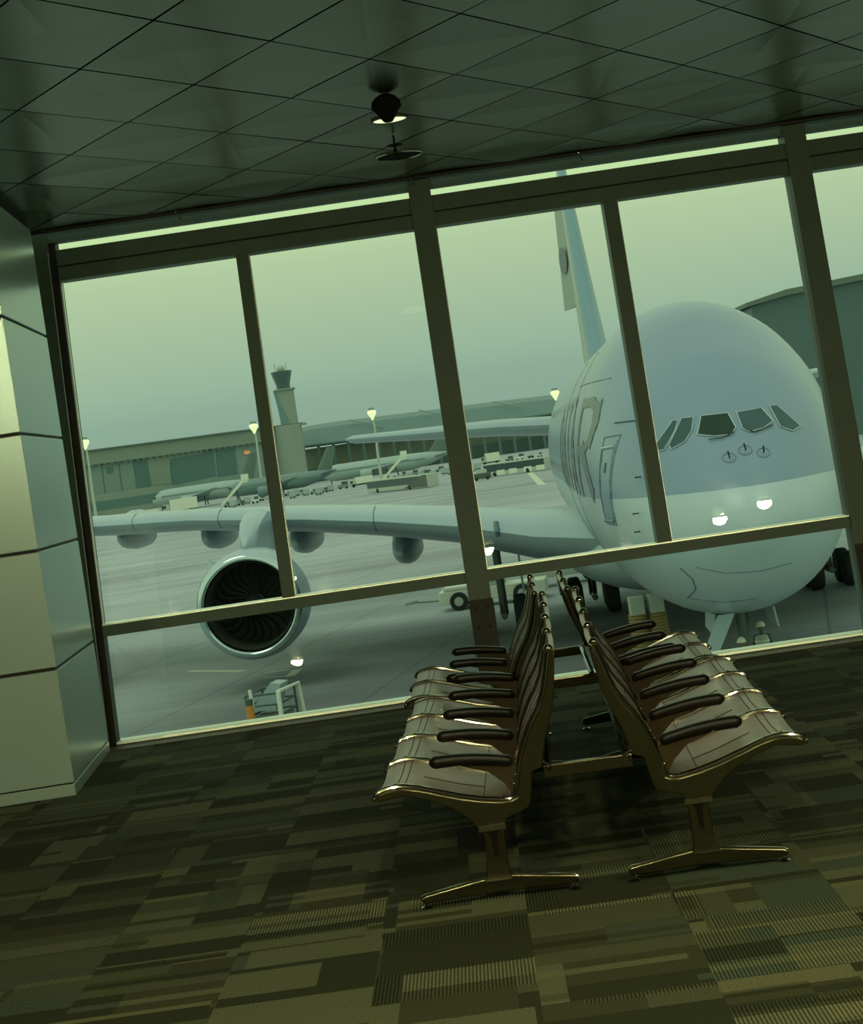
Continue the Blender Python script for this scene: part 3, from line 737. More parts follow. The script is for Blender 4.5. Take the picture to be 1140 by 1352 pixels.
# wings
WS = [(2.6, 19.6, 19.0, 5.0, 2.75), (5.0, 21.5, 16.5, 5.12, 3.26), (7.8, 23.4, 14.8, 5.60, 4.16), (10.7, 25.4, 13.0, 6.0, 4.75), (13.7, 27.4, 11.3, 6.35, 5.25), (19.0, 31.0, 9.6, 6.83, 5.89), (23.4, 34.0, 8.4, 7.06, 6.14), (30, 38.4, 6.6, 7.5, 6.75), (39.6, 45, 3.8, 8.2, 7.9)]
AF = [(0, 0), (.012, .30), (.04, .55), (.10, .82), (.2, .97), (.32, 1.0), (.5, .86), (.7, .55), (.88, .22), (1, .03)]
def wing(side):
    rows = []
    for (L_, s_, ch, zt, zb) in WS:
        zc, hh = (zt + zb) / 2, (zt - zb) / 2; row = []
        for f_, t_ in AF: row.append(Vector((-side * L_, s_ + f_ * ch, zc + hh * t_ - .03 * ch * f_)))
        for f_, t_ in AF[::-1][1:-1]: row.append(Vector((-side * L_, s_ + f_ * ch, zc - hh * t_ - .03 * ch * f_)))
        rows.append(row)
    w_ = MB().grid(rows, True, True).build('wing', M['wing'], air, angle=40)
    def lp(L_, f_, up=1):
        for a, b in zip(WS, WS[1:]):
            if L_ <= b[0]:
                t = (L_ - a[0]) / (b[0] - a[0]); v = [a[k] + (b[k] - a[k]) * t for k in range(5)]; break
        th = 0
        for p, q in zip(AF, AF[1:]):
            if f_ <= q[0]: th = p[1] + (q[1] - p[1]) * (f_ - p[0]) / (q[0] - p[0]); break
        return Vector((-side * L_, v[1] + f_ * v[2], (v[3] + v[4]) / 2 + up * (v[3] - v[4]) / 2 * (th + .02) - .03 * v[2] * f_))
    for L_ in (10.9, 17.5, 21.6, 26):      # slat joints
        pts = [lp(L_, f_, 1) for f_ in (.14, .1, .06, .03, .01, .0)] + [lp(L_, f_, -1) for f_ in (.01, .03, .06)]
        MB().tube(pts, .02, 5).build('slat_joint', M['line'], w_)
    for L_, zb in ((10.3, 3.35), (14.7, 4.3), (18.8, 4.95), (23.0, 5.4), (29, 6.1)):   # flap track fairings
        s0 = lp(L_, .45, -1).y; s1 = lp(L_, 1.0).y + 1.2; z0 = zb + .45
        prof = [(0, .02), (.5, .30), (1.4, .50), (3, .62), (5, .6), (s1 - s0 - 1, .3), (s1 - s0, .03)]
        o = MB().lathe(prof, (-side * L_, s0 - 1, z0), 'y', 20, True)
        for v in o.b.verts: v.co.z = z0 + (v.co.z - z0) * (1.0 if v.co.z < z0 else 1.9)
        o.build('flap_track_fairing', M['wing'], air)
    if side > 0:
        v = MB(); q = [lp(6.15, .02, 1), lp(6.4, .02, 1)]
        MB().tube([lp(6.3, .02, 1) + Vector((0, -.02, 0)), lp(6.3, .006, 1) + Vector((0, -.03, 0)), lp(6.3, .0, 1) + Vector((0, -.03, 0)), lp(6.3, .006, -1) + Vector((0, -.03, 0))], .10, 8).build('landing_light', M['line'], w_)
    return w_
wing(1); wing(-1)
# engines
def engine(side, L_, s_, z_):
    o = empty('engine', (-side * L_, s_, z_)); o.parent = air
    n = MB().lathe([(.16, 1.90), (.5, 1.985), (1.2, 2.03), (2.4, 2.0), (3.6, 1.82), (4.6, 1.55), (5.2, 1.38), (5.15, 1.30), (4.2, 1.35)], (0, 0, 0), 'y', 64).build('nacelle', M['wing'], o)
    MB().lathe([(.16, 1.905), (.05, 1.86), (-.01, 1.79), (-.02, 1.72), (.03, 1.65), (.12, 1.61), (.22, 1.59)], (0, 0, 0), 'y', 64).build('inlet_lip', M['lip'], o)
    MB().lathe([(.22, 1.59), (.6, 1.53), (1.5, 1.50), (1.75, 1.50), (1.8, .3)], (0, 0, 0), 'y', 64).build('inlet_duct', M['duct'], o)
    fan = MB()
    for k in range(24):
        a0 = 2 * pi * k / 24; rows = []
        for j in range(8):
            t = j / 7; r = .32 + 1.16 * t; sw = a0 + .30 * sin(pi * t * .9) + .08 * t; ch = .20 + .18 * t; tw = radians(20 + 38 * t)
            c = Vector((cos(sw) * r, 1.45, sin(sw) * r)); tg = Vector((-sin(sw), 0, cos(sw)))
            d = tg * sin(tw) * ch + Vector((0, cos(tw) * ch, 0))
            rows.append([c - d * .5, c + d * .0 + tg * .015, c + d * .5])
        fan.grid(rows)
    fan.build('fan_blades', M['blade'], o)
    MB().lathe([(.75, .01), (.82, .07), (1.0, .17), (1.2, .26), (1.5, .34)], (0, 0, 0), 'y', 28).build('spinner', M['duct'], o)
    pl = MB(); rows = []
    for (s2, zt, zb, w) in ((1.0, 2.15, 1.7, .05), (2.0, 2.55, 1.75, .28), (3.4, 3.0, 1.5, .42), (5.2, 3.3, 1.2, .46), (8.0, 3.0, 1.6, .4), (11, 2.6, 2.0, .1)):
        rows.append([Vector((-w, s2, zb)), Vector((w, s2, zb)), Vector((w, s2, zt - .1)), Vector((w * .5, s2, zt)), Vector((-w * .5, s2, zt)), Vector((-w, s2, zt - .1))])
    pl.grid(rows, True, True).build('pylon', M['wing'], o, angle=45)
    for q in (-1, 1):
        MB().prism([(.7, 0), (1.9, 0), (1.9, .42), (1.5, .42)], lambda a, b: Vector((q * (1.25 + b * .75), a, 1.55 + b * .7 )), lambda a, b: Vector((q * (1.25 + b * .75) + .03, a, 1.55 + b * .7 + .02))).build('strake', M['wing'], o, smooth=False)
engine(1, 15.5, 22, 3.15); engine(-1, 15.5, 22, 3.15); engine(1, 25.9, 30, 4.3); engine(-1, 25.9, 30, 4.3)
# tail
def slab(name, secs, m, parent, angle=35):    # secs: (LE point, chord vector, half thickness, thickness axis)
    rows = []
    for le, ch, th, ax in secs:
        le, ch, ax = Vector(le), Vector(ch), Vector(ax); row = []
        for f_, t_ in AF: row.append(le + ch * f_ + ax * th * t_)
        for f_, t_ in AF[::-1][1:-1]: row.append(le + ch * f_ - ax * th * t_)
        rows.append(row)
    return MB().grid(rows, True, True).build(name, m, parent, angle=angle)
X_ = (1, 0, 0); Z_ = (0, 0, 1)
fin = MB(); secs = [(52.5, 9.4, 15.5, .80), (56.3, 12.5, 11.8, .66), (59.8, 16, 9.6, .54), (63.3, 20, 7.4, .42), (66.6, 23.4, 5.6, .30), (67.6, 23.9, 4.4, .12)]
for m_ in (M['fin_blue'], M['fin_pale']): fin.use(m_)
R = []
for (s_, z_, ch, th) in secs:
    row = [Vector((th * t_, s_ + f_ * ch * .70, z_)) for f_, t_ in AF] + [Vector((-th * t_, s_ + f_ * ch * .70, z_)) for f_, t_ in AF[::-1][1:-1]]
    R.append([fin.b.verts.new(p) for p in row])
nn = len(R[0])
for a, b in zip(R, R[1:]):
    for i in range(nn):
        left = i >= 10
        fin.use(M['fin_pale'] if (left and i < 15) else M['fin_blue']); fin.face([a[i], a[(i + 1) % nn], b[(i + 1) % nn], b[i]])
fin.use(M['fin_pale']); fin.face(R[0]); fin.face(R[-1])
tf = fin.build('tail_fin', None, air, angle=50)
rz = 15.1; rd = MB(); R = []
for (s_, z_, ch) in ((66.2, 15.1, 3.6), (68.4, 20, 2.6), (70.2, 23.3, 1.9)):
    dx = -sin(radians(14)) * ch; dy = cos(radians(14)) * ch
    R.append([Vector((.17, s_, z_)), Vector((dx + .03, s_ + dy, z_)), Vector((dx - .03, s_ + dy, z_)), Vector((-.17, s_, z_))])
rud = rd.grid(R, True, True).build('rudder', M['rudder'], air, smooth=False)
rd = MB(); R = []
for (s_, z_, ch) in ((62.2, 10.4, 4.8), (66.2, 15.0, 3.5)):
    R.append([Vector((.2, s_, z_)), Vector((.03, s_ + ch, z_)), Vector((-.03, s_ + ch, z_)), Vector((-.2, s_, z_))])
rd.grid(R, True, True).build('rudder', M['fin_pale'], air, smooth=False)
q = []
for k in range(20): t = 2 * pi * k / 20; y_ = 1.75 + .8 * cos(t); q.append(Vector((-sin(radians(14)) * y_ - .17 - .02, 67.2 + cos(radians(14)) * y_, 18.1 + .85 * sin(t))))
e_ = MB(); e_.face([e_.b.verts.new(p) for p in q]); e_.build('roundel', M['livery'], rud, smooth=False)
for side in (1, -1):
    slab('tailplane', [((-side * .8, 60.5, 8.0), (0, 10.5, -.2), .62, Z_), ((-side * 6, 63.4, 8.55), (0, 7.6, -.15), .5, Z_), ((-side * 15.0, 68.3, 9.15), (0, 3.6, -.1), .25, Z_), ((-side * 15.5, 69.0, 9.2), (0, 2.8, -.1), .08, Z_)], M['wing'], air)
# landing gear
def wheel(mb, c, r, w): mb.lathe([(-w / 2, r * .55), (-w / 2, r * .9), (-w * .3, r), (w * .3, r), (w / 2, r * .9), (w / 2, r * .55)], c, 'x', 24, True)
def leg(name, x, s_, ztop, r, pairs, w, gap):
    g = empty(name, (x, s_, 0)); g.parent = air
    t = MB().tube([(0, 0, r), (0, .1, ztop)], .17, 12); t.tube([(0, 0, r + .6), (0, 1.8, ztop)], .08, 8); t.build('strut', M['gear'], g)
    n = len(pairs); 
    if n > 1: MB().tube([(0, pairs[0], r), (0, pairs[-1], r)], .13, 10).build('bogie_beam', M['gear'], g)
    for p in pairs:
        for q in (-1, 1):
            m_ = MB(); wheel(m_, (q * gap, p, r), r, w); m_.build('wheel', M['tyre'], g)
            MB().lathe([(-.02, .01), (-.02, r * .5), (w / 2 + .01, r * .5), (w / 2 + .01, .01)] if q > 0 else [(.02, .01), (.02, r * .5), (-w / 2 - .01, r * .5), (-w / 2 - .01, .01)], (q * gap, p, r), 'x', 16, True).build('hub', M['gear'], g)
    return g
ng = leg('nose_gear', 0, 5.6, 2.8, .63, [0], .42, .42)
for q in (-1, 1):
    MB().prism([(5.0, 2.45), (7.0, 2.35), (6.9, 1.95), (5.1, 1.9)], lambda a, b: Vector((q * (.75 + (2.4 - b) * .15), a - 5.6, b)), lambda a, b: Vector((q * (.80 + (2.4 - b) * .15), a - 5.6, b))).build('gear_door', M['skin_low'], ng, smooth=False)
d_ = MB(); d_.prism([(-.22, 2.5), (.22, 2.5), (.20, 1.2), (-.20, 1.2)], lambda a, b: Vector((-.55 + a - (2.5 - b) * .55, 1.9 - 5.6 + 2.3, b)), lambda a, b: Vector((-.55 + a - (2.5 - b) * .55, 1.95 - 5.6 + 2.3, b))); d_.build('gear_door', M['skin_low'], ng, smooth=False)
for side in (1, -1):
    leg('wing_gear', -side * 6.6, 31.0, 4.0, .70, [-.85, .85], .52, .68)
    bg_ = leg('body_gear', -side * 2.8, 34.5, 3.0, .70, [-1.7, 0, 1.7], .52, .74)
    MB().box((-side * 1.4 - .04, -2, 1.0), (-side * 1.4 + .04, 2, 2.6)).build('gear_door', M['skin_low'], bg_, smooth=False)
    wg = MB().box((-side * 6.6 + side * .9 - .04, 29.6, 1.6), (-side * 6.6 + side * .9 + .04, 32.2, 3.6)).build('gear_door', M['skin_low'], air, smooth=False)

# ---------------------------------------------------------------- things under and around it
# ground air hoses hanging from the belly
for i, (px, dd) in enumerate(((840, 0), (866, .0))):
    p = gp(px, 812); Yh = 58.0; b_ = at(px, 795, Yh)
    r = empty('ground_air_hose', (b_.x, Yh, G0)); tag(r, ['brown ribbed ground-air hose with a white connector, left one under the airliner belly', 'brown ribbed ground-air hose with a white connector, right one under the airliner belly'][i], 'hose')
    prof = []; z = 0.0
    while z < 1.42: prof += [(z, .30), (z + .04, .33), (z + .08, .30)]; z += .1
    MB().lathe(prof, (0, 0, 0), 'z', 18, True).build('hose', M['hose'], r)
    bevel(MB().box((-.24, -.3, 1.45), (.24, .3, 2.05)).build('connector_box', M['offwhite'], r, smooth=False), .03)
# coiled yellow-brown hose on the apron to the right
h = MB(); pts = []
for k in range(40): t = k / 39; pts.append(Vector((6.2 + 2.9 * t, 50 + 1.2 * sin(t * 3), G0 + .33 + .55 * max(0, t - .45) )))
rad = [.30 + .03 * (k % 2) for k in range(40)]
tag(h.tube(pts, rad, 14).build('flexible_duct', M['hose']), 'long yellow-brown ribbed duct lying on the apron below the airliner nose', 'duct')
# ground crew
def crew(x, Y, rz, vest, label):
    r = empty('person', (x, Y, G0), rz); tag(r, label, 'person')
    me = bpy.data.meshes.new('body')
    V = [(0, 0, .95), (0, 0, 1.15), (0, 0, 1.38), (0, 0, 1.5), (0, -.01, 1.58), (.19, 0, 1.42), (.25, .02, 1.16), (.24, -.16, .98), (.24, -.24, .93), (-.19, 0, 1.42), (-.25, .02, 1.16), (-.24, -.16, .98), (-.24, -.24, .93),
         (.10, 0, .90), (.11, -.02, .5), (.11, .02, .10), (.12, -.12, .05), (-.10, 0, .90), (-.11, .02, .5), (-.11, .05, .10), (-.12, -.09, .05)]
    E_ = [(0, 1), (1, 2), (2, 3), (3, 4), (2, 5), (5, 6), (6, 7), (7, 8), (2, 9), (9, 10), (10, 11), (11, 12), (0, 13), (13, 14), (14, 15), (15, 16), (0, 17), (17, 18), (18, 19), (19, 20)]
    Rr = [.15, .14, .16, .07, .06, .065, .05, .04, .035, .065, .05, .04, .035, .10, .07, .05, .045, .10, .07, .05, .045]
    me.from_pydata(V, E_, []); b = bpy.data.objects.new('body', me); C.objects.link(b); b.parent = r
    sk = b.modifiers.new('skin', 'SKIN')
    for i, q in enumerate(me.skin_vertices[0].data): q.radius = (Rr[i] * (1.15 if i < 3 else 1), Rr[i] * (.8 if i < 3 else 1)); q.use_root = (i == 0)
    b.modifiers.new('sub', 'SUBSURF').levels = 2; me.materials.append(M['bus_dark'])
    MB().ball((0, 0, 1.66), (.085, .10, .125), 14, 10).build('head', M['leather'], b)
    hm = MB().lathe([(0, .125), (.02, .118), (.08, .10), (.13, .05), (.145, .005)], (0, 0, 1.69), 'z', 18); hm.build('helmet', M['white'], r)
    MB().lathe([(.95, .215), (1.2, .205), (1.42, .20), (1.47, .12)], (0, 0, 0), 'z', 20).build('vest', vest, r)
    for z in (1.08, 1.28): MB().lathe([(0, .222), (.05, .220)], (0, 0, z), 'z', 20).build('reflective_band', M['white'], r)
p1 = at(979, 845, 45.6); p2 = at(1011, 840, 47.5)
crew(p1.x, 45.6, .3, M['orange'], 'ground worker in orange vest and white helmet, left of the two below the airliner nose')
crew(p2.x + .05, 48.3, -.4, M['offwhite'], 'ground worker in pale clothing and white helmet, right of the two below the airliner nose')
# pushback tractor
def tractor():
    p = gp(611, 803); q = gp(692, 792)
    r = empty('tow_tractor', (p.x, p.y, G0), atan2(q.y - p.y, q.x - p.x)); tag(r, 'low white tow tractor with large wheels behind the central mullion', 'tow tractor')
    b = MB(); b.box((-.95, -1.0, .35), (4.2, 1.0, .95)); b.box((-.7, -1.0, .95), (.9, 1.0, 1.15)); bevel(b.build('chassis', M['white'], r, smooth=False), .05)
    b = MB().box((1.0, -.9, .95), (2.2, .9, 1.75)); bevel(b.build('cab', M['offwhite'], r, smooth=False), .05)
    MB().box((1.1, -.92, 1.2), (2.1, -.89, 1.65)).build('cab_window', M['bus_dark'], r, smooth=False)
    for x in (0, 3.05):
        for y in (-1.02, 1.02):
            w = MB().lathe([(-.14, .2), (-.14, .40), (-.08, .44), (.08, .44), (.14, .40), (.14, .2)], (x, y, .44), 'y', 24, True).build('wheel', M['tyre'], r)
            MB().lathe([(-.15, .01), (-.15, .22), (.15, .22), (.15, .01)], (x, y, .44), 'y', 16, True).build('hub', M['offwhite'], w)
    r2 = MB().tube([(-.95, 0, .5), (-2.0, 0, .55), (-2.2, 0, .6)], .05, 8); r2.tube([(-2.2, -.3, .6), (-2.2, .3, .6)], .06, 8); r2.tube([(-2.2, -.3, .6), (-2.7, -.1, .55)], .05, 8); r2.tube([(-2.2, .3, .6), (-2.7, .1, .55)], .05, 8)
    r2.build('tow_bar', M['clutter'], r)
tractor()
p = gp(720, 778)
r = empty('equipment_trailer', (p.x + 1.0, p.y + 1.5, G0), .05); tag(r, 'flat white trailer standing under the wing right of the tow tractor', 'trailer')
bevel(MB().box((-1.6, -.8, .5), (2.0, .8, .8)).build('deck', M['offwhite'], r, smooth=False), .03)
for x in (-1.1, 1.5):
    for y in (-.7, .7): MB().lathe([(-.1, .2), (-.1, .3), (.1, .3), (.1, .2)], (x, y, .3), 'y', 18, True).build('wheel', M['tyre'], r)
MB().tube([(-1.4, -.7, .8), (-1.4, -.7, 1.5), (1.8, -.7, 1.5), (1.8, -.7, .8)], .04, 6).build('rail', M['offwhite'], r)
# baggage cart and marker post seen just above the sill
Yc = 49.5
b_ = at(359, 930, Yc)
r = empty('baggage_cart', (b_.x, Yc, G0), radians(-14)); tag(r, 'grey framed cart with a white side frame on the apron under the engine', 'cart')
fr = MB()
for x in (-.48, .48):
    for y in (-.7, .7): fr.tube([(x, y, .3), (x, y, 1.75)], .035, 6)
for z in (.45, 1.15, 1.45, 1.75):
    fr.tube([(-.48, -.7, z), (.48, -.7, z)], .03, 6); fr.tube([(-.48, .7, z), (.48, .7, z)], .03, 6); fr.tube([(-.48, -.7, z), (-.48, .7, z)], .03, 6); fr.tube([(.48, -.7, z), (.48, .7, z)], .03, 6)
fr.build('frame', M['clutter_d'], r)
MB().box((-.5, -.72, .25), (.5, .72, .42)).build('deck', M['clutter'], r, smooth=False)
MB().box((-.42, -.6, .42), (.42, .6, 1.12)).build('load', M['clutter'], r, smooth=False)
MB().prism([(-.55, 1.25), (.2, 1.25), (.45, 1.95), (.15, 2.0)], lambda x, z: Vector((x, -.3, z)), lambda x, z: Vector((x, .35, z))).build('plastic_sheet', M['wing'], r, smooth=False)
pn = MB().tube([(.50, -.78, .2), (.52, -.78, 1.8)], .07, 8); pn.tube([(.52, -.78, 1.8), (.62, .7, 1.8), (.72, .7, .2)], .06, 8); pn.tube([(.50, -.78, .3), (.72, .7, .9)], .04, 6); pn.build('side_frame', M['white'], r)
for x in (-.4, .4):
    for y in (-.55, .55): MB().lathe([(-.06, .1), (-.06, .2), (.06, .2), (.06, .1)], (x, y, .2), 'y', 14, True).build('wheel', M['tyre'], r)
b_ = at(330, 935, Yc - 1.3)
r = empty('marker_post', (b_.x, Yc - 1.3, G0)); tag(r, 'short orange and white marker post left of the cart under the engine', 'marker post')
MB().lathe([(0, .18), (.5, .14)], (0, 0, 0), 'z', 16, True).build('foot', M['clutter_d'], r)
MB().lathe([(.5, .13), (1.12, .12)], (0, 0, 0), 'z', 16, True).build('lower_sleeve', M['white'], r)
MB().lathe([(1.12, .115), (1.58, .11)], (0, 0, 0), 'z', 16, True).build('upper_sleeve', M['orange'], r)
MB().lathe([(1.58, .10), (1.76, .11)], (0, 0, 0), 'z', 16, True).build('cap', M['clutter_d'], r)
MB().tube([(.08, .05, 1.5), (.06, .05, 2.0)], .05, 8).build('antenna', M['white'], r)

# ---------------------------------------------------------------- buses and trucks far out
def wheels(r, xs, y, rad=.5):
    for x in xs: MB().lathe([(-.15, .05), (-.15, rad), (.15, rad), (.15, .05)], (x, y, rad), 'y', 14, True).build('wheel', M['tyre'], r)
def apron_bus(f, bk, label, wedge=False):
    p, q = gp(*f), gp(*bk); L_ = (q - p).length
    r = empty('apron_bus', p, atan2(q.y - p.y, q.x - p.x)); tag(r, label, 'bus')
    b = MB().box((0, 0, .25), (L_, 2.9, 3.0)); bevel(b.build('body', M['offwhite'], r, smooth=False), .12)
    MB().box((.2, -.03, 1.15), (L_ - .2, 0.0, 2.72)).build('window_band', M['bus_dark'], r, smooth=False)
    MB().box((-.03, .2, 1.2), (0, 2.7, 2.6)).build('windscreen', M['bus_dark'], r, smooth=False)
    if wedge: MB().prism([(L_ * .62, .28), (L_, .28), (L_, 2.9), (L_ * .95, 2.95)], lambda x, z: Vector((x, -.06, z)), lambda x, z: Vector((x, -.01, z))).build('flank_graphic', M['bus_flank'], r, smooth=False)
    else:
        for x in (.22, .42, .66, .86): MB().box((L_ * x, -.05, .3), (L_ * (x + .13), -.01, 1.35)).build('door_panel', M['white'], r, smooth=False)
    wheels(r, (L_ * .18, L_ * .72), 0)
    return r
apron_bus((486, 652), (565, 644), 'white airport bus with a dark diagonal rear flank, alone on the middle apron', True)
apron_bus((640, 631), (721, 621), 'long white airport bus with dark windows, right of the central mullion')
r = gp(637, 634)
t = empty('tow_tug', (r.x, r.y, G0)); tag(t, 'small dark tug right in front of the long airport bus', 'tug')
MB().box((-2, -1, .3), (2, 1, 1.5)).build('body', M['clutter_d'], t, smooth=False); MB().box((-1, -.9, 1.5), (1.2, .9, 2.3)).build('cab', M['offwhite'], t, smooth=False); wheels(t, (-1.2, 1.2), -1, .4)
def truck(px, py, Y, w_px, h_px, label, rz=.1):
    p = at(px, py, Y); sc = Y / F_PX; wd, ht = w_px * sc, h_px * sc
    r = empty('catering_truck', (p.x, Y, G0), rz); tag(r, label, 'truck')
    MB().box((-wd * .28, -1.2, 1.0), (wd * .5, 1.2, ht)).build('cargo_box', M['white'], r, smooth=False)
    MB().box((-wd * .5, -1.1, .5), (-wd * .30, 1.1, ht * .72)).build('cab', M['offwhite'], r, smooth=False)
    MB().box((-wd * .52, -1.12, ht * .42), (-wd * .40, -1.08, ht * .66)).build('cab_window', M['bus_dark'], r, smooth=False)
    MB().box((-wd * .5, -1.0, .5), (wd * .5, 1.0, 1.0)).build('chassis', M['clutter_d'], r, smooth=False); wheels(r, (-wd * .38, wd * .3), -1.1, .55)
truck(238, 668, 560, 46, 19, 'white box truck parked in front of the leftmost airliner')
truck(648, 606, 640, 24, 15, 'white box truck driving beyond the long airport bus')
truck(478, 638, 560, 30, 13, 'white box truck beside the engine of the middle airliner')
truck(200, 676, 580, 20, 9, 'small white truck in the shade left of the box truck')

# ---------------------------------------------------------------- distant airliners
def airliner(nose, tail, Y, rad, m, label, fin_px=None, tall=8.0, roll=0):
    p, q = at(*nose, Y), at(*tail, Y); p.z = G0; q.z = G0; L_ = (q - p).length
    r = empty('parked_airliner', p, atan2(q.y - p.y, q.x - p.x)); tag(r, label, 'airplane')
    zc = rad + 2.0
    prof = [(0, .02, -.9), (.5, .8, -.7), (1.6, 1.6, -.35), (3.5, rad * .92, -.05), (6, rad, 0), (L_ * .7, rad, 0), (L_ * .85, rad * .7, .6), (L_, .3, 1.6)]
    o = MB().lathe([(a, b) for a, b, c in prof], (0, 0, zc), 'x', 24, True)
    for v in o.b.verts:
        for (a, b, c), (a2, b2, c2) in zip(prof, prof[1:]):
            if a <= v.co.x <= a2 + .001: v.co.z += c + (c2 - c) * (v.co.x - a) / (a2 - a); break
    o.build('fuselage', m, r)
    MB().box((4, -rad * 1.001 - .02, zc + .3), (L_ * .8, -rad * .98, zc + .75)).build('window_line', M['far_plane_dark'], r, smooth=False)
    MB().box((.8, -1.55, zc + .1), (2.4, -1.2, zc + .75)).build('cockpit_window', M['bus_dark'], r, smooth=False)
    for s_ in (-1, 1):
        w = MB(); rows = []
        for (y, x, ch, z, th) in ((1.5, L_ * .30, 9, zc - 1.2, .7), (10, L_ * .42, 6, zc - .4, .4), (26, L_ * .66, 2, zc + 1.2, .15)):
            rows.append([Vector((x + f_ * ch, s_ * y, z + t_ * th)) for f_, t_ in AF] + [Vector((x + f_ * ch, s_ * y, z - t_ * th)) for f_, t_ in AF[::-1][1:-1]])
        w.grid(rows, True, True).build('wing', m, r)
        MB().lathe([(0, 1.5), (.6, 1.75), (2.5, 1.75), (4.2, 1.2)], (L_ * .30, s_ * 9, zc - 1.9), 'x', 20).build('engine', m, r)
        rows = [[Vector((x + f_ * ch, s_ * y, z + t_ * .2)) for f_, t_ in AF] + [Vector((x + f_ * ch, s_ * y, z - t_ * .2)) for f_, t_ in AF[::-1][1:-1]] for (y, x, ch, z) in ((1, L_ * .86, 5, zc + 1), (9.5, L_ * .97, 2, zc + 1.8))]
        MB().grid(rows, True, True).build('tailplane', m, r)
        for x in (3.2, L_ * .5): MB().tube([(x, s_ * (.3 if x < 5 else 4), 0.5), (x, s_ * (.3 if x < 5 else 3), zc - 1)], .2, 6).build('landing_gear', M['clutter_d'], r)
    rows = [[Vector((x + f_ * ch, t_ * .35, z)) for f_, t_ in AF] + [Vector((x + f_ * ch, -t_ * .35, z)) for f_, t_ in AF[::-1][1:-1]] for (x, ch, z) in ((L_ * .83, L_ * .14, zc + rad * .8), (L_ * .95, L_ * .08, zc + rad + tall))]
    MB().grid(rows, True, True).build('tail_fin', M['far_fin'], r)
    return r
airliner((200, 655), (343, 650), 640, 3.0, M['far_plane'], 'pale airliner with stairs docked, leftmost of those parked beyond the wing', tall=8.5)
airliner((424, 620), (596, 600), 650, 3.0, M['far_plane'], 'pale airliner parked between the control tower and the central mullion', tall=7)
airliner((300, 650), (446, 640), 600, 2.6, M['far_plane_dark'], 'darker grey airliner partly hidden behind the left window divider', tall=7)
# mobile stairs
def stairs(px, py, Y, label):
    p = at(px, py, Y)
    r = empty('boarding_stairs', (p.x, Y, G0)); tag(r, label, 'boarding stairs')
    s = MB().prism([(0, .6), (1.0, .6), (8.0, 6.6), (9.5, 6.6), (9.5, 7.4), (7.6, 7.4)], lambda x, z: Vector((x, -1, z)), lambda x, z: Vector((x, 1, z))); s.build('flight', M['white'], r, smooth=False)
    MB().box((7.6, -1.1, 7.3), (9.8, 1.1, 9.2)).build('canopy', M['white'], r, smooth=False)
    MB().tube([(6.5, 0, .4), (5.5, 0, 4.6)], .25, 6).build('support', M['clutter_d'], r)
    MB().box((2.5, -1.1, .5), (9, 1.1, 1.2)).build('chassis', M['clutter'], r, smooth=False); wheels(r, (3.2, 8.2), -1.1, .5)
stairs(290, 655, 560, 'white boarding stairs at the rear of the leftmost airliner')
stairs(502, 632, 580, 'white boarding stairs at the middle airliner')
# carts and small vehicles
spots = [(118, 680, 520, 9, 4.5, 'offwhite'), (142, 676, 520, 12, 5, 'clutter'), (165, 671, 560, 12, 8, 'clutter_d'), (186, 669, 560, 9, 8, 'clutter_d'), (176, 676, 530, 8, 4, 'white'), (300, 661, 530, 8, 7, 'clutter'), (318, 657, 530, 9, 6, 'clutter'),
         (336, 652, 530, 9, 9, 'white'), (345, 650, 560, 6, 7, 'offwhite'), (380, 641, 600, 12, 5, 'white'), (396, 643, 560, 14, 7, 'offwhite'), (414, 641, 540, 9, 7, 'clutter'), (428, 639, 540, 8, 7, 'clutter'), (452, 634, 560, 14, 10, 'clutter'),
         (520, 624, 600, 9, 5, 'white'), (532, 621, 600, 8, 9, 'clutter'), (546, 619, 620, 12, 8, 'clutter'), (562, 616, 640, 12, 8, 'clutter_d'), (580, 613, 640, 12, 7, 'clutter'),
         (606, 608, 640, 14, 7, 'clutter'), (672, 600, 640, 10, 7, 'clutter'), (686, 598, 640, 11, 8, 'white'), (700, 596, 640, 7, 6, 'clutter_d'), (712, 594, 640, 7, 6, 'white')]
VL = ['white vehicle at the very left edge of the window, below the hangar', 'grey vehicle second from the left edge of the window, below the hangar', 'dark service truck below the hangar, left of the box truck',
      'dark service truck touching the cab of the leftmost white box truck', 'white van in front of the dark service trucks below the hangar', 'grey vehicle right at the foot of the left boarding stairs',
      'grey vehicle midway between the left boarding stairs and the left window divider', 'white tall vehicle just left of the left window divider', 'white vehicle half hidden by the left window divider',
      'low white vehicle just right of the left window divider', 'white vehicle below the base of the control tower', 'grey vehicle right of the control tower base', 'grey vehicle under the nose of the middle airliner',
      'grey loader left of the box truck beside the middle airliner', 'low white vehicle right of the foot of the middle boarding stairs', 'grey vehicle second right of the middle boarding stairs',
      'grey vehicle third right of the middle boarding stairs', 'dark vehicle under the tail of the middle airliner', 'grey vehicle just left of the central mullion', 'grey vehicle just right of the central mullion',
      'grey vehicle right behind the box truck beyond the long bus', 'white vehicle beyond the middle of the long bus', 'dark vehicle beyond the rear of the long bus', 'white vehicle nearest the airliner flank beyond the long bus']
for i, (px, py, Y, w, h_, m_) in enumerate(spots):
    p = at(px, py, Y); sc = Y / F_PX; wd, ht = w * sc, h_ * sc
    r = empty('service_vehicle', (p.x, Y, G0), random.uniform(-.2, .2)); tag(r, 'small ' + VL[i], 'service vehicle', 'service vehicles on the far apron')
    MB().box((-wd / 2, -.9, .35), (wd / 2, .9, ht * .6)).build('body', M[m_], r, smooth=False)
    MB().box((-wd * .1, -.8, ht * .6), (wd * .45, .8, ht)).build('cab', M['clutter_d' if m_ != 'clutter_d' else 'offwhite'], r, smooth=False); wheels(r, (-wd * .3, wd * .3), -.9, .35)

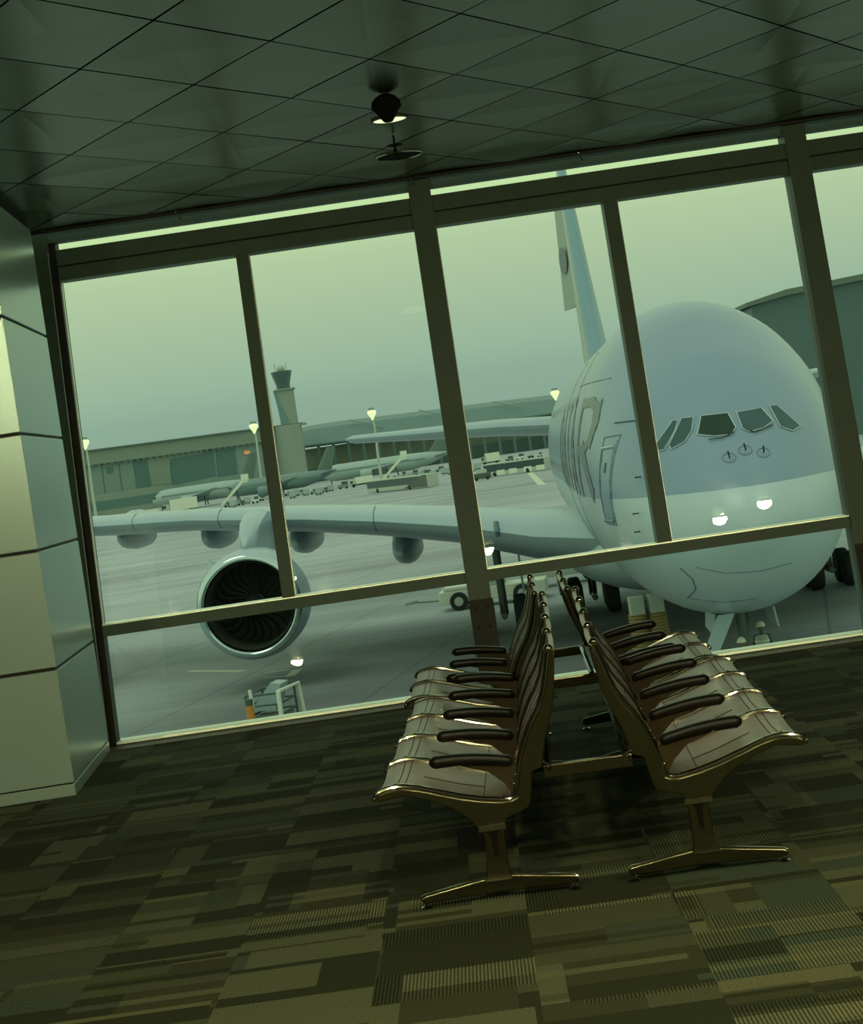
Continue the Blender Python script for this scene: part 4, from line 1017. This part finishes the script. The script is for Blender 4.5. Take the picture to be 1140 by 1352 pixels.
cont = empty('cargo_container', (0, 0, 0)); tag(cont, 'small pale cargo container standing on the apron among the parked airliners', 'container', 'cargo containers on the far apron')
MB().prism([(-.95, .5), (.6, .5), (.95, .95), (.95, 2.1), (-.95, 2.1)], lambda x, z: Vector((x, -.8, z)), lambda x, z: Vector((x, .8, z))).build('container_body', M['far_plane'], cont, smooth=False)
MB().box((-.95, -.8, .25), (.7, .8, .48)).build('dolly', M['clutter_d'], cont, smooth=False); wheels(cont, (-.6, .4), -.7, .2)
cs = [(308, 661), (326, 656), (386, 646), (391, 645), (404, 645), (421, 643), (436, 640), (528, 629), (540, 626), (556, 622), (571, 619), (586, 616), (594, 614), (622, 610), (630, 609)]
for i, (px, py) in enumerate(cs):
    c = cont if i == 0 else copy_tree(cont)
    p = at(px, py, 505 + (i * 37) % 60); c.location = (p.x, 505 + (i * 37) % 60, G0); c.rotation_euler = (0, 0, (i * 1.3) % .8 - .4)

# ---------------------------------------------------------------- masts
def mast(px, py, Y, bend, label):
    p = at(px, py, Y)
    r = empty('floodlight_mast', (p.x, Y, G0)); tag(r, label, 'light mast'); H_ = p.z - G0
    MB().tube([(bend, 0, 0), (bend * .8, 0, H_ * .4), (.3, 0, H_ * .8), (0, 0, H_)], [.55, .45, .35, .3], 10).build('pole', M['offwhite'], r)
    MB().lathe([(-2.6, .3), (-1.6, .7), (-.6, 1.35), (.2, 1.6), (.7, 1.4), (.9, .2)], (0, 0, H_), 'z', 16, True).build('lamp_head', M['mast_lamp'], r)
    MB().box((-1.0, -.4, H_ + 1), (1.0, .4, H_ + 1.7)).build('head_frame', M['clutter'], r, smooth=False)
mast(335, 563, 620, 0, 'floodlight mast just left of the left window divider')
mast(491, 545, 620, 0, 'floodlight mast between the control tower and the central mullion')
mast(733, 519, 620, 0, 'floodlight mast beside the left edge of the airliner fuselage')
mast(112, 584, 620, 0, 'floodlight mast at the far left edge of the window')

# ---------------------------------------------------------------- hangar
A, B = at(112, 592, 851), at(396, 561, 914)
A.z = B.z = (A.z + B.z) / 2; HZ = A.z - G0
r = empty('hangar', (A.x, A.y, G0), atan2(B.y - A.y, B.x - A.x)); tag(r, 'long pale hangar with dark door openings on the left', 'building')
LW = (B - A).length
A2 = -140.0
def hx(px, py): # distance along the hangar front for a sighting
    Y = A.y
    for _ in range(6):
        q = at(px, py, Y); t = (q.x - A.x) / (B.x - A.x); Y = A.y + (B.y - A.y) * t
    q = at(px, py, Y); return t * LW, q.z - G0
MB().box((A2, 0, 0), (LW - 12, 40, HZ - 7.0)).build('wall', M['hangar'], r, smooth=False)
MB().box((A2, -2.0, HZ - 7.2), (LW - 12, 40, HZ - .6)).build('upper_wall', M['hangar_top'], r, smooth=False)
MB().box((A2, -3.5, HZ - .6), (LW, 42, HZ)).build('roof', M['roof_edge'], r, smooth=False)
lg = MB()
for k in range(70): x = A2 + 5 + k * (LW - 20 - A2) / 70; lg.box((x, -2.4, HZ - 8.1), (x + 1.2, -1.9, HZ - 7.2))
lg.build('ledge_brackets', M['roof_edge'], r, smooth=False)
def onf(name, pts, m, d=.4):
    P_ = [hx(*p) for p in pts]
    MB().prism(P_, lambda x, z: Vector((x, -d, z)), lambda x, z: Vector((x, .05, z))).build(name, m, r, smooth=False)
onf('door', [(175, 604), (192, 602), (199, 642), (181, 646)], M['hangar_door'])
onf('door', [(224, 606), (268, 599), (269, 594), (281, 593), (285, 628), (228, 640)], M['hangar_door'])
onf('door', [(285, 595), (310, 592), (314, 625), (288, 629)], M['hangar_door'])
onf('window', [(141, 617), (149, 616), (149, 624), (142, 625)], M['hangar_door'])
onf('wall_panel', [(193, 602), (268, 594), (269, 599), (224, 606), (226, 638), (200, 641)], M['hangar_top'], .3)
for a in (133, 156): onf('seam', [(a, 608), (a + .8, 608), (a + 6.8, 655), (a + 6, 655)], M['roof_edge'], .3)
onf('sign', [(322, 595.5), (329, 595), (329.5, 599.5), (322.5, 600)], M['sign'], .8)
MB().box((-20, -14, 0), (32, -.1, 10.5)).build('annex', M['hangar_top'], r, smooth=False)
MB().box((-20, -14.3, 3), (32, -14.0, 7)).build('annex_windows', M['hangar_door'], r, smooth=False)
MB().tube([(LW - 9, -2, 0), (LW - 9, -2, HZ - .6)], 7.0, 28).build('stair_drum', M['concrete'], r)

# ---------------------------------------------------------------- control tower
YT = 990.0
b0 = at(381, 572, YT)
r = empty('control_tower', (b0.x, YT, G0)); tag(r, 'airport control tower with a dark glazed cab and white radar dome', 'tower')
def tz(px, py): q = at(px, py, YT); return q.x - b0.x, q.z - G0
x0, zt = tz(368, 516); x1, _ = tz(384, 514); xb0, zb = tz(375, 562); xb1, _ = tz(390, 560)
xm = (x0 + x1) / 2
sh = MB(); rows = []
for t in (0, .2, .4, .6, .8, 1):
    z = zb + (zt - zb) * t; wl = 4.3 + 1.7 * t * t
    rows.append([Vector((xm - wl, -5, z)), Vector((xm + 4.6, -5, z)), Vector((xm + 4.6, 5, z)), Vector((xm - wl, 5, z))])
sh.grid(rows, True, True).build('shaft', M['concrete'], r, smooth=False)
sw = MB(); rows = []
for t in (0, .2, .4, .6, .8, 1):
    z = zb + (zt - zb) * t; wl = 4.3 + 1.7 * t * t; wr = -4.2 + 5.6 * (1 - t) ** 1.3 * 1.0 - .4
    rows.append([Vector((xm - wl - .15, -5.3, z)), Vector((xm + wr, -5.3, z)), Vector((xm + wr, -4.9, z)), Vector((xm - wl - .15, -4.9, z))])
sw.grid(rows, True, True).build('blue_flank', M['tower_blue'], r, smooth=False)
MB().box((xm - 5.4, -6, zt - .2), (xm + 5.6, 6, zt + .6)).build('gallery', M['concrete'], r, smooth=False)
zc0 = zt + .6; zc1 = tz(355, 494)[1]
MB().lathe([(zc0, 3.6), (zc0 + 3, 4.0), (zc1 - .6, 5.6), (zc1, 5.6)], (xm - .5, 0, 0), 'z', 8, True).build('cab', M['tower_cab'], r, smooth=False)
MB().lathe([(zc1, 5.9), (zc1 + .5, 5.9)], (xm - .5, 0, 0), 'z', 8, True).build('cab_roof', M['roof_edge'], r, smooth=False)
MB().ball((xm - .5, 0, zc1 + 2.0), 2.3, 20, 14).build('radar_dome', M['offwhite'], r)
for q in (-3.6, 2.6): MB().tube([(xm + q, 0, zc1), (xm + q, 0, zc1 + 5)], .15, 5).build('antenna', M['roof_edge'], r)
MB().box((xm - 12, -7, zb - 1), (xm + 9, 7, zb)).build('base_slab', M['concrete'], r, smooth=False)
MB().box((xm - 6, -5, 0), (xm + 6, 5, zb - 1)).build('base', M['concrete'], r, smooth=False)

# ---------------------------------------------------------------- terminal hall with the long dark roof
YB = 1015.0
pts = [at(*q, YB) for q in ((382, 566), (440, 556), (575, 539), (735, 519))]
r = empty('terminal_hall', (pts[0].x, YB, G0)); tag(r, 'long terminal hall with a dark curved roof behind the parked airliners', 'building')
xa = 0; xb = pts[-1].x - pts[0].x + 260
def tr(px, py): q = at(px, py, YB); return q.x - pts[0].x, q.z - G0
ridge = [tr(382, 566), tr(410, 560), tr(440, 555.5), tr(500, 548), tr(575, 539), tr(650, 529), tr(735, 519)]
ridge.append((xb, ridge[-1][1] - 1)); ea = tr(400, 590)[1]; ea2 = tr(640, 560)[1]
rf = MB(); rows = []
for (x, z) in ridge:
    e = ea + (ea2 - ea) * min(1, x / 110)
    rows.append([Vector((x, -8, e)), Vector((x, -8, e + .8)), Vector((x, 6, z - 3)), Vector((x, 30, z)), Vector((x, 60, z - 2)), Vector((x, 60, e))])
rf.grid(rows, True, True).build('roof', M['term_roof'], r, angle=20)
for (a, b) in (((378, 573), (394, 576)), ((461, 555), (507, 565)), ((553, 542), (575, 547)), ((652, 531), (690, 539))):
    a, b = tr(*a), tr(*b); MB().tube([(a[0], 5, a[1] + .5), (b[0], -3, b[1] + .5)], .35, 5).build('roof_rib', M['concrete'], r)
MB().box((0, 4, 0), (xb, 50, min(ea, ea2) + .5)).build('wall', M['term_wall'], r, smooth=False)
cols = MB
for k in range(26):
    x = 6 + k * 8.5
    MB().box((x, -6, 0), (x + 1.6, -4, ea2 if x > 60 else ea)).build('column', M['term_dark'], r, smooth=False)
MB().box((0, 3.5, 0), (xb, 4.1, 7.5)).build('lower_glazing', M['term_dark'], r, smooth=False)
# building roofs just visible behind the crown of the near airliner
p = at(1000, 404, 300)
r = empty('terminal_pier', (p.x, 300, G0)); tag(r, 'dark roof corner of another pier behind the airliner crown at far right', 'building')
MB().prism([(-1, 0), (60, 0), (60, p.z - G0 + 4), (5, p.z - G0 + 1.2), (-1, p.z - G0)], lambda x, z: Vector((x, 0, z)), lambda x, z: Vector((x, 40, z))).build('wall', M['term_dark'], r, smooth=False)
MB().prism([(-2, p.z - G0), (5, p.z - G0 + 1.0), (60, p.z - G0 + 4), (60, p.z - G0 + 5), (5, p.z - G0 + 2), (-2, p.z - G0 + .7)], lambda x, z: Vector((x, -1, z)), lambda x, z: Vector((x, 41, z))).build('roof', M['roof_edge'], r, smooth=False)
